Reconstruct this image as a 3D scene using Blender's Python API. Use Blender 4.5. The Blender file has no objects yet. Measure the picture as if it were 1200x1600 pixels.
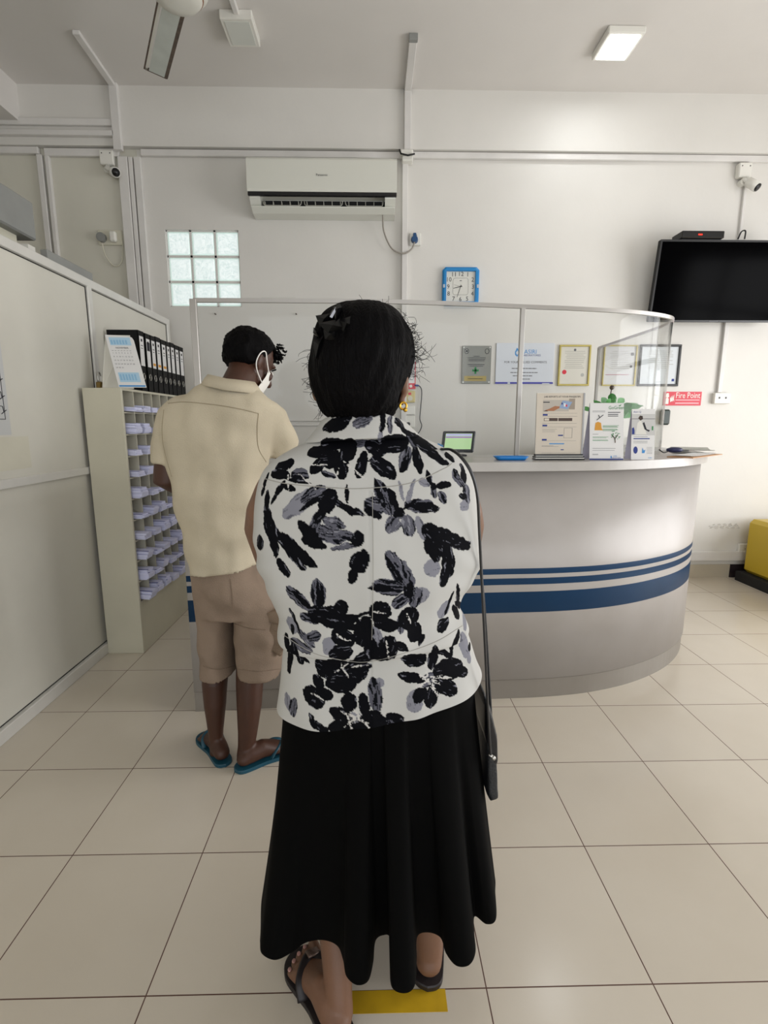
import bpy, math, random
import numpy as np
from mathutils import Vector, Matrix, noise, Quaternion
from mathutils.bvhtree import BVHTree
random.seed(7)
SC = bpy.context.scene
COL = SC.collection
R = math.radians

# ------------------------------------------------------------------ camera
F = 790.29; YAW = .021346; PIT = .173917; CH = 1.32005
cam_d = bpy.data.cameras.new('camera'); cam = bpy.data.objects.new('camera', cam_d); COL.objects.link(cam)
cam.location = (0, 0, CH)
cam.rotation_euler = (math.pi/2 - PIT, 0, -YAW)
cam_d.sensor_fit = 'VERTICAL'; cam_d.sensor_height = 36; cam_d.lens = 36*F/1600
cam_d.clip_start = .05; cam_d.clip_end = 60
SC.camera = cam
SC.view_settings.view_transform = 'Standard'; SC.view_settings.look = 'None'
SC.view_settings.exposure = -.12; SC.view_settings.gamma = 1; SC.view_settings.use_curve_mapping = False
# ------------------------------------------------------------------ world and daylight
W = bpy.data.worlds.new('world'); SC.world = W; W.use_nodes = True
W.node_tree.nodes['Background'].inputs[0].default_value = (.80, .90, 1, 1)
W.node_tree.nodes['Background'].inputs[1].default_value = 1.0
def area(name, loc, rot, sx, sy, power, col):
    l = bpy.data.lights.new(name, 'AREA'); l.shape = 'RECTANGLE'; l.size = sx; l.size_y = sy
    l.energy = power; l.color = col
    o = bpy.data.objects.new(name, l); COL.objects.link(o); o.location = loc; o.rotation_euler = rot
    return o
# daylight through the street windows on the right and behind the viewer
area('daylight_right', (4.68, 1.55, 1.45), (0, R(90), 0), 2.3, 3.1, 165, (.995, .985, .985))
area('daylight_front', (.7, -2.9, 1.6), (R(90), 0, 0), 5.0, 2.5, 64, (.985, .985, .985))

# ------------------------------------------------------------------ camera maths: pixel -> point on a plane
_r = Vector((math.cos(YAW), -math.sin(YAW), 0))
_w = Vector((math.sin(YAW)*math.cos(PIT), math.cos(YAW)*math.cos(PIT), -math.sin(PIT)))
_u = _r.cross(_w)
def ray(x, y): return _r*((x-600)/F) - _u*((y-800)/F) + _w
def atY(x, y, Y): d = ray(x, y); return Vector((0, 0, CH)) + d*(Y/d.y)
def atZ(x, y, Z): d = ray(x, y); return Vector((0, 0, CH)) + d*((Z-CH)/d.z)

# ------------------------------------------------------------------ materials
MATS = {}
def lin(c):
    if isinstance(c, str):
        c = [int(c[i:i+2], 16)/255 for i in (0, 2, 4)]
    return tuple((v/12.92 if v <= .04045 else ((v+.055)/1.055)**2.4) for v in c) + (1,)
def mat(name, col, rough=.5, metal=0, var=0, vscale=6, bump=0, bscale=60, emit=None, estr=0, spec=.5, coat=0, aniso=None):
    if name in MATS: return MATS[name]
    m = bpy.data.materials.new(name); m.use_nodes = True; MATS[name] = m
    nt = m.node_tree; b = nt.nodes['Principled BSDF']; L = nt.links.new
    c = lin(col)
    b.inputs['Base Color'].default_value = c; b.inputs['Roughness'].default_value = rough
    b.inputs['Metallic'].default_value = metal; b.inputs['Specular IOR Level'].default_value = spec
    b.inputs['Coat Weight'].default_value = coat
    tc = nt.nodes.new('ShaderNodeTexCoord')
    if var:
        n = nt.nodes.new('ShaderNodeTexNoise'); n.inputs['Scale'].default_value = vscale; n.inputs['Detail'].default_value = 6
        L(tc.outputs['Object'], n.inputs['Vector'])
        r = nt.nodes.new('ShaderNodeValToRGB'); r.color_ramp.elements[0].position = .3; r.color_ramp.elements[1].position = .7
        r.color_ramp.elements[0].color = tuple(max(0, v*(1-var)) for v in c[:3]) + (1,)
        r.color_ramp.elements[1].color = tuple(min(1, v*(1+var*.5)) for v in c[:3]) + (1,)
        L(n.outputs['Fac'], r.inputs['Fac']); L(r.outputs['Color'], b.inputs['Base Color'])
    if bump:
        n2 = nt.nodes.new('ShaderNodeTexNoise'); n2.inputs['Scale'].default_value = bscale; n2.inputs['Detail'].default_value = 4
        L(tc.outputs['Object'], n2.inputs['Vector'])
        if aniso:
            mp = nt.nodes.new('ShaderNodeMapping'); mp.inputs['Scale'].default_value = aniso
            L(tc.outputs['Object'], mp.inputs['Vector']); L(mp.outputs[0], n2.inputs['Vector'])
        bp = nt.nodes.new('ShaderNodeBump'); bp.inputs['Strength'].default_value = bump; bp.inputs['Distance'].default_value = .01
        L(n2.outputs['Fac'], bp.inputs['Height']); L(bp.outputs['Normal'], b.inputs['Normal'])
    if emit is not None:
        b.inputs['Emission Color'].default_value = lin(emit); b.inputs['Emission Strength'].default_value = estr
    return m

WALL = 'e8e4e0'
M_wall = mat('wall_paint', 'dddad4', .55, var=.035, vscale=2.2, bump=.08, bscale=25)
M_wallL = mat('wall_paint_cream', 'd6d3c6', .55, var=.05, vscale=1.8, bump=.08, bscale=25)
M_ceil = mat('ceiling_paint', 'dcd8d3', .8, var=.04, vscale=1.5, bump=.06, bscale=20)
M_trunk = mat('trunking_plastic', 'dedbd7', .4, var=.08, vscale=5)
M_part = mat('partition_laminate', 'd3d0c5', .35, var=.07, vscale=2.4)
M_alu = mat('partition_aluminium', 'dad8d2', .35, .15, var=.05, vscale=9)
M_gap = mat('dark_gasket', '1c1a18', .7)
M_cab = mat('cabinet_paint', 'cdc8b4', .5, var=.08, vscale=3)
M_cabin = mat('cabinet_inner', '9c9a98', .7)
M_white = mat('white_plastic', 'e4e2da', .35)
M_cream = mat('cream_plastic', 'd6d2c0', .4)
M_black = mat('black_plastic', '101012', .35)
M_blackm = mat('black_matte', '141416', .7)
M_binder = mat('binder_board', '0d0d0f', .55, spec=.2, bump=.1, bscale=200)
M_paper = mat('white_paper', 'e6e5e4', .7)
M_env = mat('envelope_paper', 'dcdefa', .7, var=.05, vscale=20)
M_envd = mat('envelope_navy', '4a50a0', .7)
M_lblue = mat('calendar_blue', 'b3d4ea', .7); M_lb2 = mat('calendar_blue_grid', '93c0e0', .7)
M_ink = mat('ink_grey', '6c6c70', .8)
M_inkd = mat('ink_dark', '2c2c34', .8)
M_navy = mat('ink_navy', '2b3c86', .7)
M_sky = mat('ink_cyan', '3f8fd0', .7)
M_green = mat('ink_green', '2d8a4c', .7)
M_red = mat('sign_red', 'd22a3e', .4)
M_orange = mat('ink_orange', 'd79a3c', .7)
M_steel = mat('steel', 'c4c2bc', .3, .9)
M_steeld = mat('steel_plaque', '85857f', .35, .55, var=.1, vscale=8)
M_gold = mat('gold_frame', 'c3b36a', .35, .5)
M_gold2 = mat('gold_metal', 'd9a93f', .25, .9)
M_blue = mat('clock_blue', '1c83c4', .35)
M_tray = mat('tray_blue', '1583d6', .3)
M_yel = mat('yellow_vinyl', 'c9ab28', .35, var=.05, vscale=3)
M_tape = mat('yellow_tape', 'c9a21e', .45, var=.25, vscale=9)
M_top = mat('counter_laminate', 'b9b5b0', .3, var=.06, vscale=10)
M_skirting = mat('skirting_tile', 'bfb5a2', .3, var=.06)
M_grey = mat('grey_metal', '8e8f8c', .5, var=.1, vscale=6)
M_leaf = mat('leaf', '4f9a4a', .45, var=.3, vscale=30)
M_beige = mat('beige_card', 'd3c9ba', .6)
M_brown = mat('fan_edge_brown', '5b4a3c', .5, var=.4, vscale=30)
M_fan = mat('fan_paint', 'dcdad0', .35, var=.04)
M_fanw = mat('fan_blade_pale', 'c8cdc6', .35, var=.08, vscale=10)
M_diff = mat('panel_diffuser_off', 'd5d7d0', .5)
M_skinW = mat('skin_warm_brown', '76543f', .5, var=.10, vscale=14, bump=.06, bscale=180)
M_skinM = mat('skin_dark_brown', '442719', .5, var=.12, vscale=14, bump=.06, bscale=180)
M_hair = mat('black_hair', '040304', .6, bump=.5, bscale=40, aniso=(6, 6, 1.2), spec=.08)
M_khaki = mat('khaki_cloth', 'c4b9a2', .85, var=.10, vscale=7, bump=.25, bscale=320, spec=.2)
M_seam = mat('khaki_seam', '9d9077', .9)
M_short = mat('taupe_cotton', '8f7d6d', .9, var=.16, vscale=9, bump=.3, bscale=260, spec=.2)
M_shortd = mat('taupe_pocket', '867463', .9, var=.18, vscale=12, bump=.3, bscale=260, spec=.2)
M_skirt = mat('black_cloth', '030303', .85, spec=.08)
M_teal = mat('flipflop_teal', '154a5c', .45)
M_sand = mat('sandal_black', '221c1e', .5, var=.2, vscale=20)
M_bag = mat('bag_leather', '232528', .5, bump=.3, bscale=200)
M_mask = mat('mask_cloth', 'ebe8e2', .8)
M_eye = mat('eye_white', 'e0dcd4', .2)
M_dirt = mat('dirty_smudge', 'a89f8e', .8)

def glass_mat():
    m = bpy.data.materials.new('clear_acrylic'); m.use_nodes = True; nt = m.node_tree; nt.nodes.clear()
    o = nt.nodes.new('ShaderNodeOutputMaterial'); t = nt.nodes.new('ShaderNodeBsdfTransparent'); g = nt.nodes.new('ShaderNodeBsdfGlossy')
    t.inputs[0].default_value = (.975, .98, .978, 1); g.inputs['Roughness'].default_value = .03
    f = nt.nodes.new('ShaderNodeFresnel'); f.inputs['IOR'].default_value = 1.22
    ge = nt.nodes.new('ShaderNodeNewGeometry'); mr = nt.nodes.new('ShaderNodeMapRange'); mr.inputs['To Min'].default_value = 1.22; mr.inputs['To Max'].default_value = 1/1.22
    nt.links.new(ge.outputs['Backfacing'], mr.inputs[0]); nt.links.new(mr.outputs[0], f.inputs['IOR'])
    x = nt.nodes.new('ShaderNodeMixShader'); nt.links.new(f.outputs[0], x.inputs[0]); nt.links.new(t.outputs[0], x.inputs[1])
    nt.links.new(g.outputs[0], x.inputs[2]); nt.links.new(x.outputs[0], o.inputs[0]); return m
M_glass = glass_mat()

def floor_mat():
    m = bpy.data.materials.new('floor_tile'); m.use_nodes = True; nt = m.node_tree; b = nt.nodes['Principled BSDF']; L = nt.links.new
    g = nt.nodes.new('ShaderNodeNewGeometry'); mp = nt.nodes.new('ShaderNodeMapping')
    mp.inputs['Location'].default_value = (1.3364, -.9810+.4*10, 0)
    L(g.outputs['Position'], mp.inputs['Vector'])
    br = nt.nodes.new('ShaderNodeTexBrick'); br.offset = 0; br.squash = 1
    br.inputs['Scale'].default_value = 1; br.inputs['Brick Width'].default_value = .4; br.inputs['Row Height'].default_value = .4
    br.inputs['Mortar Size'].default_value = .0016; br.inputs['Mortar Smooth'].default_value = .1; br.inputs['Bias'].default_value = 0
    br.inputs['Color1'].default_value = lin('cfc6b7'); br.inputs['Color2'].default_value = lin('d3cabb'); br.inputs['Mortar'].default_value = lin('5d4238')
    L(mp.outputs[0], br.inputs['Vector'])
    n = nt.nodes.new('ShaderNodeTexNoise'); n.inputs['Scale'].default_value = 2.5; n.inputs['Detail'].default_value = 5
    L(g.outputs['Position'], n.inputs['Vector'])
    mx = nt.nodes.new('ShaderNodeMixRGB'); mx.blend_type = 'MULTIPLY'; mx.inputs['Fac'].default_value = .25
    r = nt.nodes.new('ShaderNodeValToRGB'); r.color_ramp.elements[0].position = .3; r.color_ramp.elements[0].color = (.78, .74, .68, 1)
    r.color_ramp.elements[1].position = .65; r.color_ramp.elements[1].color = (1, 1, 1, 1)
    L(n.outputs['Fac'], r.inputs[0]); L(br.outputs['Color'], mx.inputs[1]); L(r.outputs[0], mx.inputs[2]); L(mx.outputs[0], b.inputs['Base Color'])
    b.inputs['Roughness'].default_value = .2; b.inputs['Specular IOR Level'].default_value = .45
    rr = nt.nodes.new('ShaderNodeMapRange'); rr.inputs['To Min'].default_value = .2; rr.inputs['To Max'].default_value = .8
    L(br.outputs['Fac'], rr.inputs[0]); L(rr.outputs[0], b.inputs['Roughness'])
    bp = nt.nodes.new('ShaderNodeBump'); bp.invert = True; bp.inputs['Strength'].default_value = .4; bp.inputs['Distance'].default_value = .002
    L(br.outputs['Fac'], bp.inputs['Height']); L(bp.outputs[0], b.inputs['Normal'])
    return m
M_floor = floor_mat()

def counter_mat():
    m = bpy.data.materials.new('counter_front'); m.use_nodes = True; nt = m.node_tree; b = nt.nodes['Principled BSDF']; L = nt.links.new
    g = nt.nodes.new('ShaderNodeNewGeometry'); s = nt.nodes.new('ShaderNodeSeparateXYZ'); L(g.outputs['Position'], s.inputs[0])
    r = nt.nodes.new('ShaderNodeValToRGB'); cr = r.color_ramp; cr.interpolation = 'CONSTANT'
    base = lin('b2ada9'); blue = lin('0b3558'); kick = lin('8d877f')
    cr.elements[0].position = 0; cr.elements[0].color = kick
    cr.elements[1].position = .100; cr.elements[1].color = base
    for z_, c_ in ((.441, blue), (.541, base), (.576, blue), (.606, base), (.628, blue), (.654, base)):
        e = cr.elements.new(z_); e.color = c_
    L(s.outputs['Z'], r.inputs[0])
    n = nt.nodes.new('ShaderNodeTexNoise'); n.inputs['Scale'].default_value = 5; n.inputs['Detail'].default_value = 6; L(g.outputs['Position'], n.inputs['Vector'])
    mx = nt.nodes.new('ShaderNodeMixRGB'); mx.blend_type = 'MULTIPLY'; mx.inputs[0].default_value = .35
    r2 = nt.nodes.new('ShaderNodeValToRGB'); r2.color_ramp.elements[0].position = .25; r2.color_ramp.elements[0].color = (.75, .72, .68, 1); r2.color_ramp.elements[1].position = .6
    L(n.outputs['Fac'], r2.inputs[0]); L(r.outputs[0], mx.inputs[1]); L(r2.outputs[0], mx.inputs[2]); L(mx.outputs[0], b.inputs['Base Color'])
    b.inputs['Roughness'].default_value = .36; tg = nt.nodes.new('ShaderNodeTangent'); tg.direction_type = 'RADIAL'; tg.axis = 'Z'; L(tg.outputs[0], b.inputs['Tangent']); b.inputs['Anisotropic'].default_value = .75; b.inputs['Anisotropic Rotation'].default_value = 0; b.inputs['Metallic'].default_value = .12; b.inputs['Specular IOR Level'].default_value = .3
    return m
M_counter = counter_mat()

def block_mat():
    m = bpy.data.materials.new('glass_block_face'); m.use_nodes = True; nt = m.node_tree; b = nt.nodes['Principled BSDF']; L = nt.links.new
    g = nt.nodes.new('ShaderNodeNewGeometry'); n = nt.nodes.new('ShaderNodeTexNoise'); n.inputs['Scale'].default_value = 45; n.inputs['Detail'].default_value = 3; n.inputs['Distortion'].default_value = 1.5
    L(g.outputs['Position'], n.inputs['Vector']); r = nt.nodes.new('ShaderNodeValToRGB')
    r.color_ramp.elements[0].position = .35; r.color_ramp.elements[0].color = lin('cbd9da'); r.color_ramp.elements[1].position = .6; r.color_ramp.elements[1].color = lin('f6fafa')
    L(n.outputs['Fac'], r.inputs[0]); L(r.outputs[0], b.inputs['Emission Color']); b.inputs['Emission Strength'].default_value = .74
    b.inputs['Base Color'].default_value = lin('c0d0cc'); b.inputs['Roughness'].default_value = .1
    bp = nt.nodes.new('ShaderNodeBump'); bp.inputs['Strength'].default_value = .6; L(n.outputs['Fac'], bp.inputs['Height']); L(bp.outputs[0], b.inputs['Normal'])
    return m
M_block = block_mat()
M_blockedge = mat('glass_block_rim', 'c4d6d0', .1, emit='cfe0da', estr=.55)

# ------------------------------------------------------------------ mesh helpers
WALLM = Matrix(((1, 0, 0, 0), (0, 0, -1, 0), (0, 1, 0, 0), (0, 0, 0, 1)))   # local x right, y up, z towards the viewer
class MB:
    def __init__(s): s.v = []; s.f = []; s.mi = []; s.mats = []; s.M = Matrix.Identity(4); s.sm = []
    def slot(s, m):
        if m not in s.mats: s.mats.append(m)
        return s.mats.index(m)
    def add(s, vs, fs, m, smooth=False):
        o = len(s.v); k = s.slot(m)
        s.v += [tuple(s.M @ Vector(p)) for p in vs]
        for f in fs: s.f.append([i+o for i in f]); s.mi.append(k); s.sm.append(smooth)
        return s
    def box(s, a, b, m, bev=0):
        (x0, y0, z0), (x1, y1, z1) = a, b
        x0, x1 = min(x0, x1), max(x0, x1); y0, y1 = min(y0, y1), max(y0, y1); z0, z1 = min(z0, z1), max(z0, z1)
        if bev <= 0:
            vs = [(x0, y0, z0), (x1, y0, z0), (x1, y1, z0), (x0, y1, z0), (x0, y0, z1), (x1, y0, z1), (x1, y1, z1), (x0, y1, z1)]
            return s.add(vs, [(3, 2, 1, 0), (4, 5, 6, 7), (0, 1, 5, 4), (1, 2, 6, 5), (2, 3, 7, 6), (3, 0, 4, 7)], m)
        bev = min(bev, .49*min(x1-x0, y1-y0, z1-z0)); vs = []; idx = {}
        X = (x0, x1); Y = (y0, y1); Z = (z0, z1); sg = (1, -1)
        for i in (0, 1):
            for j in (0, 1):
                for k in (0, 1):
                    for ax in range(3):
                        p = [X[i]+sg[i]*bev, Y[j]+sg[j]*bev, Z[k]+sg[k]*bev]
                        p[ax] = (X, Y, Z)[ax][(i, j, k)[ax]]; idx[i, j, k, ax] = len(vs); vs.append(tuple(p))
        fs = []
        def q(l): fs.append(l)
        for i in (0, 1): q([idx[i, 0, 0, 0], idx[i, 1, 0, 0], idx[i, 1, 1, 0], idx[i, 0, 1, 0]][::1 if i else -1])
        for j in (0, 1): q([idx[0, j, 0, 1], idx[0, j, 1, 1], idx[1, j, 1, 1], idx[1, j, 0, 1]][::1 if j else -1])
        for k in (0, 1): q([idx[0, 0, k, 2], idx[1, 0, k, 2], idx[1, 1, k, 2], idx[0, 1, k, 2]][::1 if k else -1])
        for i in (0, 1):
            for j in (0, 1):
                q([idx[i, j, 0, 0], idx[i, j, 1, 0], idx[i, j, 1, 1], idx[i, j, 0, 1]][::1 if (i ^ j) else -1][::-1])
        for i in (0, 1):
            for k in (0, 1):
                q([idx[i, 0, k, 0], idx[i, 1, k, 0], idx[i, 1, k, 2], idx[i, 0, k, 2]][::-1 if (i ^ k) else 1][::-1])
        for j in (0, 1):
            for k in (0, 1):
                q([idx[0, j, k, 1], idx[1, j, k, 1], idx[1, j, k, 2], idx[0, j, k, 2]][::1 if (j ^ k) else -1][::-1])
        for i in (0, 1):
            for j in (0, 1):
                for k in (0, 1): q([idx[i, j, k, a] for a in range(3)][::1 if (i+j+k) % 2 else -1])
        return s.add(vs, fs, m)
    def tube(s, pts, rad, m, n=12, cap=True, flat=1.0, up=None, smooth=True):
        pts = [Vector(p) for p in pts]; N = len(pts)
        if not isinstance(rad, (list, tuple)): rad = [rad]*N
        T = [(pts[min(i+1, N-1)]-pts[max(i-1, 0)]).normalized() for i in range(N)]
        a = Vector(up) if up else (Vector((0, 0, 1)) if abs(T[0].z) < .9 else Vector((1, 0, 0)))
        U = (a - T[0]*a.dot(T[0])).normalized(); rings = []
        for i in range(N):
            U = (U - T[i]*U.dot(T[i])).normalized(); V = T[i].cross(U)
            r = rad[i]; ra, rb = r if isinstance(r, tuple) else (r, r*flat)
            rings.append([pts[i] + U*(rb*math.sin(2*math.pi*k/n)) + V*(ra*math.cos(2*math.pi*k/n)) for k in range(n)])
        if cap == 'round':
            def capr(i, d):
                out = []
                r = rad[i]; rm = min(r) if isinstance(r, tuple) else r
                for t in (30, 60, 82):
                    c = math.cos(R(t)); sft = T[i]*(d*rm*math.sin(R(t)))
                    out.append([pts[i] + (p-pts[i])*c + sft for p in rings[i]])
                return out
            rings = capr(0, -1)[::-1] + rings + capr(N-1, 1)
        return s.loft(rings, m, cap=bool(cap), smooth=smooth)
    def loft(s, rings, m, cap=True, smooth=True, closed=True, capends=(True, True)):
        n = len(rings[0]); vs = [p for r_ in rings for p in r_]; fs = []
        for i in range(len(rings)-1):
            for k in range(n if closed else n-1):
                a = i*n+k; b = i*n+(k+1) % n; fs.append([a, b, b+n, a+n])
        if cap:
            if capends[0]: fs.append(list(range(n))[::-1])
            if capends[1]: fs.append([(len(rings)-1)*n+k for k in range(n)])
        return s.add(vs, fs, m, smooth)
    def cyl(s, c, r, h, m, axis='z', n=32, r2=None):
        c = Vector(c); ax = {'x': Vector((1, 0, 0)), 'y': Vector((0, 1, 0)), 'z': Vector((0, 0, 1))}[axis]
        return s.tube([c, c+ax*h], [r, r if r2 is None else r2], m, n=n, smooth=False)
    def ball(s, c, rad, m, n=20, k=14, rot=None):
        rx, ry, rz = rad if isinstance(rad, tuple) else (rad,)*3; c = Vector(c); rings = []
        for i in range(k+1):
            t = math.pi*(i+.02)/(k+.04); ring = []
            for j in range(n):
                p = Vector((rx*math.sin(t)*math.cos(2*math.pi*j/n), ry*math.sin(t)*math.sin(2*math.pi*j/n), -rz*math.cos(t)))
                if rot: p = rot @ p
                ring.append(c+p)
            rings.append(ring)
        return s.loft(rings, m)
    def poly(s, pts, m, th=0):           # flat polygon in local xy, extruded along z by th
        n = len(pts); z = pts[0][2] if len(pts[0]) > 2 else 0
        lo = [(p[0], p[1], z) for p in pts]
        if th == 0: return s.add(lo, [list(range(n))], m)
        hi = [(p[0], p[1], z+th) for p in pts]
        return s.add(lo+hi, [list(range(n))[::-1], list(range(n, 2*n))] + [[i, (i+1) % n, (i+1) % n+n, i+n] for i in range(n)], m)
    def text(s, txt, size, x, y, z, m, align='CENTER', sx=1):
        cu = bpy.data.curves.new('t', 'FONT'); cu.body = txt; cu.size = size; cu.align_x = align; cu.resolution_u = 2
        ob = bpy.data.objects.new('t', cu); COL.objects.link(ob)
        dg = bpy.context.evaluated_depsgraph_get(); me = bpy.data.meshes.new_from_object(ob.evaluated_get(dg))
        s.add([(v.co.x*sx+x, v.co.y+y, z) for v in me.vertices], [list(p.vertices) for p in me.polygons], m)
        bpy.data.objects.remove(ob); bpy.data.curves.remove(cu); bpy.data.meshes.remove(me); return s
    def mesh(s, name):
        me = bpy.data.meshes.new(name); me.from_pydata(s.v, [], s.f)
        for m in s.mats: me.materials.append(m)
        me.polygons.foreach_set('material_index', s.mi); me.polygons.foreach_set('use_smooth', s.sm); me.update(); return me
    def build(s, name, parent=None):
        off = wloc(parent)
        if off.length > 0: s.v = [tuple(Vector(p)-off) for p in s.v]
        return link(name, s.mesh(name), parent)
def wloc(p):
    v = Vector((0, 0, 0))
    while p is not None: v += p.location; p = p.parent
    return v
def link(name, me, parent=None):
    o = bpy.data.objects.new(name, me); COL.objects.link(o); o.parent = parent; return o
def tag(o, label, cat, group=None):
    o['label'] = label; o['category'] = cat
    if group: o['group'] = group
    return o
def struct(o): o['kind'] = 'structure'; return o
def thing(name, loc, label, cat, group=None):
    o = bpy.data.objects.new(name, None); COL.objects.link(o); o.location = loc; o.empty_display_size = .05
    return tag(o, label, cat, group)
def fuse(mb, name, mats, voxel, it=4, parent=None, disp=None, deci=None):
    me = mb.mesh('tmp'); ob = bpy.data.objects.new('tmp', me); COL.objects.link(ob)
    r = ob.modifiers.new('r', 'REMESH'); r.mode = 'VOXEL'; r.voxel_size = voxel; r.use_smooth_shade = True
    sm = ob.modifiers.new('s', 'SMOOTH'); sm.iterations = it; sm.factor = .5
    dg = bpy.context.evaluated_depsgraph_get(); out = bpy.data.meshes.new_from_object(ob.evaluated_get(dg))
    bpy.data.objects.remove(ob); bpy.data.meshes.remove(me)
    out.name = name; out.materials.clear(); out.materials.append(mats)
    if disp:
        out.update(); ns = [v.normal.copy() for v in out.vertices]
        for v, n_ in zip(out.vertices, ns): v.co += n_*disp(v.co, n_)
    off = wloc(parent)
    for v in out.vertices: v.co -= off
    out.polygons.foreach_set('use_smooth', [True]*len(out.polygons)); out.update()
    return link(name, out, parent)
def crom(keys, n):
    """Catmull-Rom resample of a list of numpy vectors"""
    K = [np.array(k, float) for k in keys]; K = [2*K[0]-K[1]] + K + [2*K[-1]-K[-2]]; out = []
    m = len(K)-3
    for i in range(n):
        t = i/(n-1)*m; j = min(int(t), m-1); t -= j; a, b, c, d = K[j:j+4]
        out.append(.5*((2*b)+(-a+c)*t+(2*a-5*b+4*c-d)*t*t+(-a+3*b-3*c+d)*t**3))
    return out
def spl(pts, n): return [tuple(p) for p in crom(pts, n)]

# ================================================================== THE ROOM
YB = 4.18; XL = -3.6; XR = 4.6; YF = -3.0; HC = 3.7
struct(MB().box((XL-.2, YF-.2, -.1), (XR+.2, YB+.2, 0), M_floor).build('floor'))
struct(MB().box((XL-.2, YF-.2, HC), (XR+.2, YB+.2, HC+.12), M_ceil).build('ceiling'))
# back wall with the opening for the glass blocks
wx0, wx1, wz0, wz1 = -1.572, -1.02, 2.212, 2.766
b = MB()
b.box((XL-.2, YB, 0), (-1.74, YB+.15, HC), M_wallL); b.box((-1.74, YB, 0), (wx0, YB+.15, HC), M_wall); b.box((wx1, YB, 0), (XR+.2, YB+.15, HC), M_wall)
b.box((wx0, YB, 0), (wx1, YB+.15, wz0), M_wall); b.box((wx0, YB, wz1), (wx1, YB+.15, HC), M_wall)
struct(b.build('wall_back'))
struct(MB().box((XL-.15, YF, 0), (XL, YB, HC), M_wallL).build('wall_left'))
# right wall with the shop window opening, front wall with another
b = MB(); oy0, oy1, oz0, oz1 = -.05, 3.15, .3, 2.62
b.box((XR, YF, 0), (XR+.15, oy0, HC), M_wall); b.box((XR, oy1, 0), (XR+.15, YB, HC), M_wall)
b.box((XR, oy0, 0), (XR+.15, oy1, oz0), M_wall); b.box((XR, oy0, oz1), (XR+.15, oy1, HC), M_wall)
struct(b.build('wall_right'))
b = MB()
b.box((XL, YF-.15, 0), (-1.9, YF, HC), M_wall); b.box((3.9, YF-.15, 0), (XR, YF, HC), M_wall)
b.box((-1.9, YF-.15, 0), (3.9, YF, .25), M_wall); b.box((-1.9, YF-.15, 2.9), (3.9, YF, HC), M_wall)
struct(b.build('wall_front'))
w2 = bpy.data.objects.new('window_2', None); COL.objects.link(w2); struct(w2)
b = MB()
for y in (oy0, .95, 2.0, oy1-.05): b.box((XR-.02, y, oz0), (XR+.03, y+.05, oz1), M_alu)
for z in (oz0, 1.95, oz1-.05): b.box((XR-.02, oy0, z), (XR+.03, oy1, z+.05), M_alu)
b.build('window_frame', w2)
w3 = bpy.data.objects.new('window_3', None); COL.objects.link(w3); struct(w3)
b = MB()
for x in (-1.9, -.7, .5, 1.7, 2.8, 3.85): b.box((x, YF-.03, .25), (x+.05, YF+.02, 2.9), M_alu)
for z in (.25, 2.0, 2.85): b.box((-1.9, YF-.03, z), (3.9, YF+.02, z+.05), M_alu)
b.build('window_frame', w3)
# glass block window
w1 = bpy.data.objects.new('window_1', None); COL.objects.link(w1); struct(w1)
b = MB(); P3 = (wx1-wx0)/3
for i in range(4):
    x = wx0+i*P3; b.box((x-.008, YB+.015, wz0), (x+.008, YB+.13, wz1), M_trunk)
    z = wz0+i*P3; b.box((wx0, YB+.015, z-.008), (wx1, YB+.13, z+.008), M_trunk)
b.build('mortar_grid', w1)
for i in range(3):
    for j in range(3):
        x = wx0+i*P3+.009; z = wz0+j*P3+.009; s_ = P3-.018; b = MB()
        b.box((x, YB+.02, z), (x+s_, YB+.12, z+s_), M_blockedge, .006)
        b.box((x+.013, YB+.012, z+.010), (x+s_-.004, YB+.022, z+s_-.012), M_block, .004)
        b.build('glass_block', w1)
# beams
struct(MB().box((XL, YB-.05, 3.31), (XR, YB, HC), M_wall).build('trim_1'))
struct(MB().box((XL, YF, 3.455), (-2.53, YB-.05, HC), M_ceil).build('trim_2'))
# baseboard
b = MB(); b.box((-1.0, YB-.012, 0), (3.085, YB, .115), M_skirting); b.box((3.09, YB-.012, 0), (XR, YB, .115), mat('skirting_dark', '2a2226', .4))
struct(b.build('baseboard_back'))

# ------------------------------------------------------------------ cable trunking
def strip(a, b_, m=M_trunk): return MB().box(a, b_, m, .003)
def trunk(label, *boxes):
    b = MB()
    for a, c in boxes: b.box(a, c, M_trunk, .003)
    return tag(b.build('cable_trunking'), label, 'trunking', 'white cable trunking on walls and ceiling')
trunk('thin white trunking running along the wall under the beam, right of the centre joint', ((.30, YB-.03, 3.262), (XR, YB, 3.305)))
trunk('white trunking running under the beam above the air conditioner', ((-1.70, YB-.03, 3.258), (.22, YB, 3.302)))
trunk('white trunking on the wall between the left corner pipe and the small camera box', ((-2.40, YB-.03, 3.25), (-1.86, YB, 3.302)))
trunk('short white trunking at the far upper left ending at the vertical strip', ((XL, YB-.035, 3.262), (-2.44, YB, 3.308)))
trunk('upper of the two flat trunking runs on the beam at the far left', ((XL, YB-.075, 3.43), (-1.86, YB-.05, 3.475)))
trunk('lower of the two flat trunking runs on the beam at the far left', ((XL, YB-.085, 3.36), (-1.86, YB-.05, 3.395)))
trunk('vertical trunking beside the wall camera box reaching down behind the cabinet', ((-1.87, YB-.035, .12), (-1.80, YB, 3.25)), ((-1.795, YB-.03, .12), (-1.765, YB, 3.25)))
trunk('thinner vertical trunking just left of the glass block window', ((-1.755, YB-.03, .12), (-1.705, YB, 3.25)))
trunk('narrow vertical strip on the wall above the grey box at the far left', ((-2.46, YB-.03, .12), (-2.42, YB, 3.26)), ((-2.40, YB-.03, .12), (-2.37, YB, 3.25)))
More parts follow.
